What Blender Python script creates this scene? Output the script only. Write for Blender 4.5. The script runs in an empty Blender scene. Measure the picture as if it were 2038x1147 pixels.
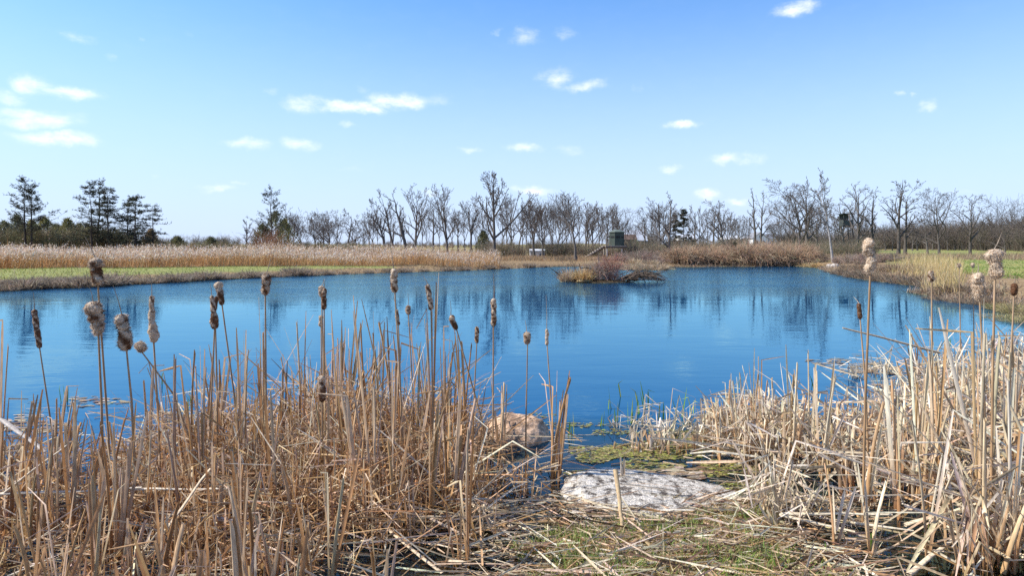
import bpy, math, random
import numpy as np
from mathutils import Vector
R = math.radians
rng = np.random.default_rng(7)
random.seed(7)
F, CX, HY, H = 1300.0, 1019.0, 491.0, 1.8      # focal length in photo pixels, centre column, horizon row, eye height
def WX(px, Y): return (px - CX) / F * Y
def WZ(py, Y): return H - (py - HY) / F * Y
def YG(py, z=0.0): return (H - z) * F / (py - HY)
SC = bpy.context.scene
COL = SC.collection

# ------------------------------------------------------------------ helpers
def nrm(v):
    return v / np.maximum(np.linalg.norm(v, axis=-1, keepdims=True), 1e-9)

class MB:
    """collects numpy geometry with a colour per vertex; build() links ONE mesh object"""
    def __init__(s): s.v, s.q, s.t, s.c, s.n = [], [], [], [], 0
    def add(s, v, quads=None, tris=None, col=(.5, .5, .5)):
        v = np.asarray(v, float).reshape(-1, 3)
        c = np.asarray(col, float)
        if c.ndim == 1: c = np.tile(c, (len(v), 1))
        s.v.append(v); s.c.append(c)
        if quads is not None and len(quads): s.q.append(np.asarray(quads, np.int64).reshape(-1, 4) + s.n)
        if tris is not None and len(tris): s.t.append(np.asarray(tris, np.int64).reshape(-1, 3) + s.n)
        s.n += len(v)
    def mesh(s, name, mat, smooth=True):
        v = np.concatenate(s.v); c = np.concatenate(s.c)
        q = np.concatenate(s.q) if s.q else np.zeros((0, 4), np.int64)
        t = np.concatenate(s.t) if s.t else np.zeros((0, 3), np.int64)
        me = bpy.data.meshes.new(name)
        me.vertices.add(len(v)); me.vertices.foreach_set('co', v.astype(np.float32).ravel())
        nl = q.size + t.size
        me.loops.add(nl); me.loops.foreach_set('vertex_index', np.concatenate([q.ravel(), t.ravel()]).astype(np.int32))
        npoly = len(q) + len(t)
        me.polygons.add(npoly)
        ls = np.concatenate([np.arange(len(q)) * 4, q.size + np.arange(len(t)) * 3]).astype(np.int32)
        me.polygons.foreach_set('loop_start', ls)
        me.polygons.foreach_set('use_smooth', np.full(npoly, smooth, bool))
        me.update(calc_edges=True)
        a = me.color_attributes.new('col', 'FLOAT_COLOR', 'POINT')
        a.data.foreach_set('color', np.concatenate([c, np.ones((len(c), 1))], 1).astype(np.float32).ravel())
        me.materials.append(mat)
        me.validate(clean_customdata=False)
        return me
    def build(s, name, mat, parent=None, smooth=True):
        o = bpy.data.objects.new(name, s.mesh(name, mat, smooth)); COL.objects.link(o)
        if parent: o.parent = parent
        return o

def tag(o, label=None, cat=None, group=None, kind=None):
    if label: o['label'] = label
    if cat: o['category'] = cat
    if group: o['group'] = group
    if kind: o['kind'] = kind
    return o
def empty(name, loc=(0, 0, 0), rz=0.0):
    o = bpy.data.objects.new(name, None); COL.objects.link(o)
    o.empty_display_size = .2
    o.location = loc; o.rotation_euler = (0, 0, rz); return o
def dup(root, loc, rz=0.0, scale=(1, 1, 1), tilt=(0, 0)):
    r = root.copy(); COL.objects.link(r)
    r.location = loc; r.rotation_euler = (tilt[0], tilt[1], rz); r.scale = scale
    for ch in list(root.children):
        c = ch.copy(); COL.objects.link(c); c.parent = r
        for g in list(ch.children):
            d = g.copy(); COL.objects.link(d); d.parent = c
    return r

def tubes(mb, P, Rr, k=4, col=(.1, .09, .08), flat=1.0, cap=False):
    P = np.asarray(P, float); Rr = np.asarray(Rr, float)
    B, S, _ = P.shape
    T = nrm(np.gradient(P, axis=1))
    ref = np.where(np.abs(T[..., 2:3]) > .9, np.array([1., 0, 0]), np.array([0, 0, 1.]))
    ref = np.broadcast_to(ref[:, :1], T.shape)
    n1 = nrm(np.cross(T, ref)); n2 = np.cross(T, n1)
    a = np.arange(k) * 2 * math.pi / k
    V = P[:, :, None] + Rr[:, :, None, None] * (np.cos(a)[None, None, :, None] * n1[:, :, None] + flat * np.sin(a)[None, None, :, None] * n2[:, :, None])
    b, s_, j = np.meshgrid(np.arange(B), np.arange(S - 1), np.arange(k), indexing='ij')
    i0 = (b * S + s_) * k
    q = np.stack([i0 + j, i0 + (j + 1) % k, i0 + k + (j + 1) % k, i0 + k + j], -1)
    c = np.asarray(col, float)
    if c.ndim == 2: c = np.repeat(c, S * k, axis=0)
    elif c.ndim == 3: c = np.repeat(c.reshape(-1, 3), k, axis=0)
    mb.add(V, quads=q, col=c)
    if cap:
        for bb in range(B):
            vv = V[bb, -1]; mb.add(np.concatenate([vv, vv.mean(0)[None]]), tris=[(i, (i + 1) % k, k) for i in range(k)], col=c[bb * S * k] if c.ndim == 2 else c)

def blades(mb, base, d0, L, w, col, tb=None, d1=None, S=7, taper=2.5, droop=0.0, fold=.25, wide=None, col2=None):
    """N dry leaf blades: straight or with one kink at tb; crescent section of three vertices"""
    base = np.asarray(base, float); N = len(base)
    d0 = nrm(np.asarray(d0, float)); L = np.broadcast_to(L, (N,)); w = np.broadcast_to(w, (N,))
    t = (np.linspace(0, 1, S) if taper < 5 else np.append(np.linspace(0, .985, S - 1), 1.))[None, :]
    if tb is None: tb = np.full(N, 2.0)
    if d1 is None: d1 = d0
    d1 = nrm(np.asarray(d1, float))
    tb = np.asarray(tb)[:, None]
    # put a sample exactly on the kink
    tt = np.broadcast_to(t, (N, S)).copy()
    idx = np.abs(tt - tb).argmin(1)
    has = (tb[:, 0] < .97) & (idx > 0) & (idx < S - 1)
    tt[np.arange(N)[has], idx[has]] = tb[has, 0]
    l0 = np.minimum(tt, tb); l1 = np.maximum(tt - tb, 0)
    P = base[:, None] + L[:, None, None] * (l0[..., None] * d0[:, None] + l1[..., None] * d1[:, None])
    P[..., 2] -= droop * L[:, None] * tt ** 2 if np.ndim(droop) == 0 else np.asarray(droop)[:, None] * L[:, None] * tt ** 2
    T = nrm(np.gradient(P, axis=1))
    if wide is None:
        wide = rng.normal(size=(N, 3))
    W = nrm(np.cross(T, np.asarray(wide)[:, None])); Nn = np.cross(W, T)
    hw = (w[:, None] * .5 * np.clip(1 - tt ** taper, .04 if taper < 5 else .45, 1))[..., None]
    V = np.stack([P - W * hw, P + Nn * hw * 2 * fold, P + W * hw], 2)
    b, s_, j = np.meshgrid(np.arange(N), np.arange(S - 1), np.arange(2), indexing='ij')
    i0 = (b * S + s_) * 3 + j
    q = np.stack([i0, i0 + 1, i0 + 4, i0 + 3], -1)
    c = np.asarray(col, float)
    if c.ndim == 1: c = np.tile(c, (N, 1))
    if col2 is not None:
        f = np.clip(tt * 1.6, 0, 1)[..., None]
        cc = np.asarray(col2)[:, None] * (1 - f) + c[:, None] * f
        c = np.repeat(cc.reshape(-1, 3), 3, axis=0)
    else: c = np.repeat(c, S * 3, axis=0)
    mb.add(V, quads=q, col=c)

def slivers(mb, base, d, L, w, col, bend=None):
    """N grass blades of one quad and one tip triangle"""
    base = np.asarray(base, float); N = len(base); d = nrm(np.asarray(d, float))
    L = np.broadcast_to(L, (N,))[:, None]; w = np.broadcast_to(w, (N,))[:, None]
    side = nrm(np.cross(d, rng.normal(size=(N, 3)))) * w * .5
    if bend is None: bend = rng.normal(size=(N, 3)) * .25
    mid = base + d * L * .55; tip = base + d * L + bend * L
    V = np.stack([base - side, base + side, mid + side * .8, mid - side * .8, tip], 1)
    i = np.arange(N)[:, None] * 5
    c = np.asarray(col, float)
    if c.ndim == 1: c = np.tile(c, (N, 1))
    mb.add(V, quads=i + np.array([[0, 1, 2, 3]]), tris=i + np.array([[3, 2, 4]]), col=np.repeat(c, 5, axis=0))

def box(mb, x0, x1, y0, y1, z0, z1, col=(.5, .5, .5)):
    v = [(x, y, z) for z in (z0, z1) for y in (y0, y1) for x in (x0, x1)]
    mb.add(v, quads=[(0, 2, 3, 1), (4, 5, 7, 6), (0, 1, 5, 4), (2, 6, 7, 3), (0, 4, 6, 2), (1, 3, 7, 5)], col=col)
def bar(mb, p, q, r, k=6, col=(.3, .3, .3)):
    tubes(mb, np.array([[p, q]], float), np.array([[r, r]], float), k, col, cap=True)
def pick(cols, n, jit=.12):
    cols = np.asarray(cols, float)
    c = cols[rng.integers(0, len(cols), n)]
    return np.clip(c * (1 + rng.normal(size=(n, 1)) * jit) * (1 + rng.normal(size=(n, 3)) * jit * .25), .004, .9)
def sphere_dirs(n, zmin=-1., zmax=1.):
    z = rng.uniform(zmin, zmax, n); a = rng.uniform(0, 2 * math.pi, n); r = np.sqrt(1 - z * z)
    return np.stack([r * np.cos(a), r * np.sin(a), z], 1)
def vnoise(x, y, s=1.0, seed=0):
    """cheap smooth value noise"""
    x = np.asarray(x) * s + seed * 17.3; y = np.asarray(y) * s + seed * 9.1
    return (np.sin(x * 1.7 + 1.3 * np.sin(y * 1.1)) + np.sin(y * 2.1 + 1.7 * np.sin(x * .9 + 2)) + np.sin((x + y) * 1.3 + 2 * np.sin(x * .7 - y * .5)) + .6 * np.sin(x * 3.9 - y * 3.1 + seed)) / 3.6

# ------------------------------------------------------------------ materials
def newmat(name):
    m = bpy.data.materials.new(name); m.use_nodes = True
    nt = m.node_tree; nt.nodes.clear(); return m, nt, nt.nodes, nt.links
def mat_attr(name, transl=0.2, rough=.7, nscale=40, namt=.35, spec=.25, bump=0.0, stretch=1.0):
    m, nt, N, L = newmat(name)
    out = N.new('ShaderNodeOutputMaterial'); a = N.new('ShaderNodeAttribute'); a.attribute_name = 'col'
    tc = N.new('ShaderNodeTexCoord'); mp = N.new('ShaderNodeMapping'); mp.inputs['Scale'].default_value = (1, 1, stretch)
    L.new(tc.outputs['Object'], mp.inputs['Vector'])
    no = N.new('ShaderNodeTexNoise'); no.inputs['Scale'].default_value = nscale; no.inputs['Detail'].default_value = 4
    L.new(mp.outputs[0], no.inputs['Vector'])
    mr = N.new('ShaderNodeMapRange'); mr.inputs[1].default_value = .3; mr.inputs[2].default_value = .7
    mr.inputs[3].default_value = 1 - namt; mr.inputs[4].default_value = 1 + namt
    L.new(no.outputs['Fac'], mr.inputs[0])
    mx = N.new('ShaderNodeVectorMath'); mx.operation = 'SCALE'
    L.new(a.outputs['Color'], mx.inputs[0]); L.new(mr.outputs[0], mx.inputs['Scale'])
    p = N.new('ShaderNodeBsdfPrincipled'); p.inputs['Roughness'].default_value = rough
    p.inputs['Specular IOR Level'].default_value = spec
    L.new(mx.outputs[0], p.inputs['Base Color'])
    if bump:
        b = N.new('ShaderNodeBump'); b.inputs['Strength'].default_value = bump; b.inputs['Distance'].default_value = .02
        L.new(no.outputs['Fac'], b.inputs['Height']); L.new(b.outputs[0], p.inputs['Normal'])
    if transl:
        t = N.new('ShaderNodeBsdfTranslucent'); L.new(mx.outputs[0], t.inputs['Color'])
        ms = N.new('ShaderNodeMixShader'); ms.inputs[0].default_value = transl
        L.new(p.outputs[0], ms.inputs[1]); L.new(t.outputs[0], ms.inputs[2]); L.new(ms.outputs[0], out.inputs[0])
    else: L.new(p.outputs[0], out.inputs[0])
    return m
M_reed = mat_attr('dry_reed', .3, .55, 60, .28, .35, stretch=.15)
M_stem = mat_attr('dry_stem', .12, .6, 70, .3, .3, stretch=.12)
M_fluff = mat_attr('cattail_fluff', .25, .9, 160, .3, .1)
M_bark = mat_attr('bark', 0, .9, 5, .3, .1)
M_twig = mat_attr('twig', 0, .9, 3, .2, .1)
M_needle = mat_attr('needle', .3, .7, 3, .25, .2)
M_grass = mat_attr('grass_blade', .35, .6, 2, .2, .2)
M_green = mat_attr('green_blade', .3, .5, 20, .15, .35)
M_wood = mat_attr('weathered_wood', 0, .8, 18, .3, .2, stretch=.3)
M_paint = mat_attr('painted_panel', 0, .55, 6, .1, .35)
M_algae = mat_attr('algae', .2, .6, 30, .35, .3)

def mat_rock(name, c1, c2, c3, scale=9):
    m, nt, N, L = newmat(name)
    out = N.new('ShaderNodeOutputMaterial'); p = N.new('ShaderNodeBsdfPrincipled'); p.inputs['Roughness'].default_value = .85
    p.inputs['Specular IOR Level'].default_value = .2
    tc = N.new('ShaderNodeTexCoord')
    n1 = N.new('ShaderNodeTexNoise'); n1.inputs['Scale'].default_value = scale; n1.inputs['Detail'].default_value = 8; n1.inputs['Roughness'].default_value = .7
    n2 = N.new('ShaderNodeTexNoise'); n2.inputs['Scale'].default_value = scale * 6; n2.inputs['Detail'].default_value = 5
    L.new(tc.outputs['Object'], n1.inputs[0]); L.new(tc.outputs['Object'], n2.inputs[0])
    r = N.new('ShaderNodeValToRGB'); e = r.color_ramp.elements
    e[0].position = .41; e[0].color = (*c3, 1); e[1].position = .60; e[1].color = (*c1, 1)
    k = e.new(.49); k.color = (*c2, 1)
    L.new(n1.outputs['Fac'], r.inputs[0])
    r2 = N.new('ShaderNodeMapRange'); r2.inputs[1].default_value = .35; r2.inputs[2].default_value = .65; r2.inputs[3].default_value = .55; r2.inputs[4].default_value = 1.2
    L.new(n2.outputs['Fac'], r2.inputs[0])
    mx = N.new('ShaderNodeVectorMath'); mx.operation = 'SCALE'; L.new(r.outputs[0], mx.inputs[0]); L.new(r2.outputs[0], mx.inputs['Scale'])
    L.new(mx.outputs[0], p.inputs['Base Color'])
    b = N.new('ShaderNodeBump'); b.inputs['Strength'].default_value = .8; b.inputs['Distance'].default_value = .03
    ad = N.new('ShaderNodeMath'); ad.operation = 'ADD'; L.new(n1.outputs['Fac'], ad.inputs[0])
    ml = N.new('ShaderNodeMath'); ml.operation = 'MULTIPLY'; ml.inputs[1].default_value = .35; L.new(n2.outputs['Fac'], ml.inputs[0]); L.new(ml.outputs[0], ad.inputs[1])
    L.new(ad.outputs[0], b.inputs['Height']); L.new(b.outputs[0], p.inputs['Normal'])
    L.new(p.outputs[0], out.inputs[0]); return m

# ------------------------------------------------------------------ terrain
def shore_px(lst, z=0.0): return [(WX(a, YG(b, z)), YG(b, z)) for a, b in lst]
POND = shore_px([(0, 580), (100, 575), (200, 571), (350, 562), (510, 553), (700, 546), (900, 539.5), (1020, 535), (1110, 531), (1200, 531.5), (1232, 537), (1322, 537.5), (1332, 532), (1420, 531.5), (1520, 531), (1620, 530.5),
                 (1632, 537), (1700, 551), (1760, 560), (1850, 571), (1880, 579), (1800, 582), (1850, 590), (1905, 598), (1950, 601), (1990, 612), (2012, 628), (2060, 640)])
POND += [(15, 13), (17, 10.5), (13, 7.8), (8, 5.2), (4.6, 3.95), (3.2, 3.55), (2.6, 3.45), (2.0, 3.5), (1.78, 3.8), (1.85, 4.3), (1.75, 4.55), (1.2, 4.35), (.6, 4.25), (.28, 4.3), (.02, 4.1), (-.05, 3.6), (-.2, 3.1), (-.7, 2.5), (-3, 1.9), (-8, 1.6), (-15, 3), (-24, 7), (-30, 14), (-27, 21)]
POND = np.array(POND)
def sdist(x, y):
    """distance to the pond's edge: positive on land, negative in the water"""
    x = np.asarray(x, float).ravel(); y = np.asarray(y, float).ravel()
    best = np.full(x.shape, 1e9); inside = np.zeros(x.shape, bool)
    for i in range(len(POND)):
        a = POND[i]; b = POND[(i + 1) % len(POND)]
        e = b - a; t = np.clip(((x - a[0]) * e[0] + (y - a[1]) * e[1]) / (e @ e), 0, 1)
        best = np.minimum(best, np.hypot(x - a[0] - t * e[0], y - a[1] - t * e[1]))
        c = (a[1] > y) != (b[1] > y)
        xi = a[0] + (y - a[1]) / (e[1] if abs(e[1]) > 1e-12 else 1e-12) * e[0]
        inside ^= c & (x < xi)
    return np.where(inside, -best, best)
def sst(a, b, x):
    t = np.clip((x - a) / (b - a), 0, 1); return t * t * (3 - 2 * t)
ISL = (WX(1195, 33.2), 33.2)
def height(x, y):
    x = np.asarray(x, float); y = np.asarray(y, float); sh = x.shape
    d = sdist(x, y); x = x.ravel(); y = y.ravel()
    near = 1 - sst(6, 14, np.hypot(x, y))
    land = .38 * sst(0, 3.2, d) + .12 * sst(2, 12, d) + .7 * sst(28, 90, d) + 1.5 * sst(80, 340, d) - 6 * sst(500, 1500, d) + vnoise(x, y, .5) * .06 * sst(0, 3, d) + vnoise(x, y, .02, 3) * .8 * sst(60, 300, d)
    lnear = .045 * sst(0, .5, d) + .10 * sst(.3, 2.5, d) + vnoise(x, y, 5, 5) * .012 + vnoise(x, y, 13, 2) * .006
    dd = -d
    wat = -np.minimum(.05 + .22 * dd, 2.0)
    wnear = -np.minimum(.012 + .055 * dd + .05 * np.maximum(dd - 2, 0), 2.0) + vnoise(x, y, 4, 4) * .012 * np.exp(-np.clip(dd, 0, 50))
    z = np.where(d > 0, land * (1 - near) + lnear * near, wat * (1 - near) + wnear * near)
    # the little island
    e = np.hypot((x - ISL[0]) / 1.9, (y - ISL[1]) / 1.0)
    z = np.maximum(z, .16 * (1 - e ** 2) - .02 + .0 * x) if len(z) else z
    return z.reshape(sh)
def gz(x, y): return float(height(np.array([x]), np.array([y]))[0])

def polar(radii, angs):
    r, a = np.meshgrid(radii, angs, indexing='ij')
    x = r * np.sin(a); y = r * np.cos(a)
    nr, na = r.shape
    i, j = np.meshgrid(np.arange(nr - 1), np.arange(na), indexing='ij')
    q = np.stack([i * na + j, i * na + (j + 1) % na, (i + 1) * na + (j + 1) % na, (i + 1) * na + j], -1).reshape(-1, 4)
    return x.ravel(), y.ravel(), q
def angles(nf, nb):
    return np.concatenate([np.linspace(-R(55), R(55), nf, endpoint=False), np.linspace(R(55), R(305), nb, endpoint=False)])

REEDF = [(-160, 545), (0, 538), (300, 534), (500, 531), (700, 529), (900, 526.5), (985, 525.5)]
REEDF = np.array([(WX(a, YG(b, .42)), YG(b, .42)) for a, b in REEDF])
def behind_reed_front(x, y):
    return y - np.interp(x, REEDF[:, 0], REEDF[:, 1])

gx, gy, gq = polar(np.concatenate([[.05], np.geomspace(.6, 2600, 230)]), angles(330, 70))
g_z = height(gx, gy)
mbg = MB()
d = sdist(gx, gy); rad = np.hypot(gx, gy)
n = vnoise(gx, gy, .35, 1) * .5 + vnoise(gx, gy, 1.3, 2) * .3
lawn = sst(1.6, 3.0, d + n) * (1 - sst(-.5, 1, behind_reed_front(gx, gy)) * (gx < WX(1000, 55)))
lawn *= np.where((gx > -3) & (gx < 30) & (gy > 45) & (gy < 300), .25 * (gy < 80) + .35 * (gy >= 80), 1)
lawn *= sst(9, 14, rad)
lawn = np.where((gx > 8) & (gy < 60), lawn * sst(4.0, 6.5, d + 2.0 * n), lawn)
lawn = np.where(gy > 120, .42 + .4 * n, lawn)
mud = np.where(g_z < .05, 1 - sst(.0, .06, g_z), 0) * (1 - sst(8, 20, rad)) + (g_z < 0) * sst(8, 20, rad)
mbg.add(np.stack([gx, gy, g_z], 1), quads=gq, col=np.stack([np.clip(lawn, 0, 1), np.clip(mud, 0, 1), np.clip(1 - sst(6, 12, rad), 0, 1)], 1))
def mat_ground():
    m, nt, N, L = newmat('ground_soil')
    out = N.new('ShaderNodeOutputMaterial'); p = N.new('ShaderNodeBsdfPrincipled'); p.inputs['Roughness'].default_value = .9; p.inputs['Specular IOR Level'].default_value = .15
    a = N.new('ShaderNodeAttribute'); a.attribute_name = 'col'; sp = N.new('ShaderNodeSeparateColor'); L.new(a.outputs['Color'], sp.inputs[0])
    geo = N.new('ShaderNodeNewGeometry')
    def noise(s, d=6):
        q = N.new('ShaderNodeTexNoise'); q.inputs['Scale'].default_value = s; q.inputs['Detail'].default_value = d; q.inputs['Roughness'].default_value = .65
        L.new(geo.outputs['Position'], q.inputs['Vector']); return q
    def ramp(src, *st):
        r = N.new('ShaderNodeValToRGB'); e = r.color_ramp.elements
        e[0].position, e[0].color = st[0][0], (*st[0][1], 1); e[1].position, e[1].color = st[-1][0], (*st[-1][1], 1)
        for ps, cc in st[1:-1]: k = e.new(ps); k.color = (*cc, 1)
        L.new(src, r.inputs[0]); return r
    def mix(f, c1, c2):
        x = N.new('ShaderNodeMix'); x.data_type = 'RGBA'; L.new(f, x.inputs[0]); L.new(c1, x.inputs[6]); L.new(c2, x.inputs[7]); return x.outputs[2]
    n1, n2, n3 = noise(.6), noise(6, 8), noise(25, 5)
    dry = ramp(n2.outputs['Fac'], (.3, (.10, .065, .035)), (.5, (.22, .15, .08)), (.72, (.36, .27, .15)))
    green = ramp(n2.outputs['Fac'], (.3, (.12, .14, .04)), (.5, (.21, .23, .07)), (.7, (.31, .27, .12)))
    mud_ = ramp(n3.outputs['Fac'], (.3, (.010, .007, .004)), (.5, (.03, .02, .011)), (.72, (.085, .055, .03)))
    lf = N.new('ShaderNodeMath'); lf.operation = 'ADD'
    s1 = N.new('ShaderNodeMath'); s1.operation = 'MULTIPLY_ADD'; s1.inputs[1].default_value = 1.0; s1.inputs[2].default_value = -.5; L.new(n1.outputs['Fac'], s1.inputs[0])
    L.new(sp.outputs[0], lf.inputs[0]); L.new(s1.outputs[0], lf.inputs[1])
    lr = N.new('ShaderNodeMapRange'); lr.inputs[1].default_value = .3; lr.inputs[2].default_value = .6; L.new(lf.outputs[0], lr.inputs[0])
    c = mix(lr.outputs[0], dry.outputs[0], green.outputs[0])
    c = mix(sp.outputs[1], c, mud_.outputs[0])
    L.new(c, p.inputs['Base Color'])
    b = N.new('ShaderNodeBump'); b.inputs['Strength'].default_value = .7; b.inputs['Distance'].default_value = .05; L.new(n2.outputs['Fac'], b.inputs['Height']); L.new(b.outputs[0], p.inputs['Normal'])
    L.new(p.outputs[0], out.inputs[0]); return m
tag(mbg.build('ground', mat_ground()), kind='structure')

# ------------------------------------------------------------------ water
wx, wy, wq = polar(np.concatenate([[.05], np.geomspace(.8, 110, 130)]), angles(200, 40))
wz = height(wx, wy)
dist = np.hypot(wx, wy)
mbw = MB()
cf = sst(5.6, 7.6, dist); clear = 1 - np.clip((-wz - .02) / (.40 * (1 - cf) + .13 * cf), 0, 1)
mbw.add(np.stack([wx, wy, np.zeros_like(wx)], 1), quads=wq, col=np.stack([clear, sst(22, 30, wy + vnoise(wx, wy, .12, 8) * 4), sst(2, 9, dist)], 1))
def mat_water():
    m, nt, N, L = newmat('pond_water')
    out = N.new('ShaderNodeOutputMaterial')
    a = N.new('ShaderNodeAttribute'); a.attribute_name = 'col'; sp = N.new('ShaderNodeSeparateColor'); L.new(a.outputs['Color'], sp.inputs[0])
    geo = N.new('ShaderNodeNewGeometry')
    mp = N.new('ShaderNodeMapping'); mp.inputs['Scale'].default_value = (.6, 1.6, 1); mp.inputs['Rotation'].default_value = (0, 0, R(8)); L.new(geo.outputs['Position'], mp.inputs['Vector'])
    def noise(s, d, src=mp.outputs[0]):
        q = N.new('ShaderNodeTexNoise'); q.inputs['Scale'].default_value = s; q.inputs['Detail'].default_value = d; q.inputs['Roughness'].default_value = .55
        L.new(src, q.inputs['Vector']); return q
    n1, n2, n3 = noise(2.6, 3), noise(7.0, 2), noise(.9, 2)
    def bump(h, stren, dist, prev=None):
        b = N.new('ShaderNodeBump'); b.inputs['Distance'].default_value = dist
        if hasattr(stren, 'node'): L.new(stren, b.inputs['Strength'])
        else: b.inputs['Strength'].default_value = stren
        L.new(h, b.inputs['Height'])
        if prev is not None: L.new(prev, b.inputs['Normal'])
        return b.outputs[0]
    sr = N.new('ShaderNodeMapRange'); sr.inputs[3].default_value = .035; sr.inputs[4].default_value = .5
    n4 = noise(.16, 4); g1_ = N.new('ShaderNodeMapRange'); g1_.inputs[1].default_value = .35; g1_.inputs[2].default_value = .68; g1_.inputs[3].default_value = .35; g1_.inputs[4].default_value = 1.25; L.new(n4.outputs['Fac'], g1_.inputs[0])
    g2_ = N.new('ShaderNodeMath'); g2_.operation = 'MULTIPLY'; L.new(sp.outputs[1], sr.inputs[0]); L.new(sr.outputs[0], g2_.inputs[0]); L.new(g1_.outputs[0], g2_.inputs[1])
    b1 = bump(n1.outputs['Fac'], g2_.outputs[0], .07)
    b2 = bump(n2.outputs['Fac'], g2_.outputs[0], .028, b1)
    b3 = bump(n3.outputs['Fac'], .08, .06, b2)
    fr = N.new('ShaderNodeFresnel'); fr.inputs['IOR'].default_value = 1.33; L.new(b3, fr.inputs['Normal'])
    gl = N.new('ShaderNodeBsdfGlossy'); gl.inputs['Roughness'].default_value = .04; gl.inputs['Color'].default_value = (.54, .94, 1.0, 1); L.new(b3, gl.inputs['Normal'])
    rr = N.new('ShaderNodeMapRange'); rr.inputs[3].default_value = .03; rr.inputs[4].default_value = .10; L.new(sp.outputs[1], rr.inputs[0]); L.new(rr.outputs[0], gl.inputs['Roughness'])
    df = N.new('ShaderNodeBsdfDiffuse'); df.inputs['Color'].default_value = (.001, .042, .13, 1)
    tr = N.new('ShaderNodeBsdfTransparent'); tr.inputs['Color'].default_value = (.72, .66, .5, 1)
    body = N.new('ShaderNodeMixShader'); L.new(sp.outputs[0], body.inputs[0]); L.new(df.outputs[0], body.inputs[1]); L.new(tr.outputs[0], body.inputs[2])
    mx = N.new('ShaderNodeMixShader'); 
    pw = N.new('ShaderNodeMath'); pw.operation = 'POWER'; pw.inputs[1].default_value = 1.0; L.new(fr.outputs[0], pw.inputs[0])
    pm = N.new('ShaderNodeMath'); pm.operation = 'MULTIPLY'; pm.inputs[1].default_value = 1.0; pm.use_clamp = True; L.new(pw.outputs[0], pm.inputs[0])
    L.new(pm.outputs[0], mx.inputs[0]); L.new(body.outputs[0], mx.inputs[1]); L.new(gl.outputs[0], mx.inputs[2])
    L.new(mx.outputs[0], out.inputs[0]); return m
tag(mbw.build('pond_water', mat_water()), kind='structure')

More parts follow.
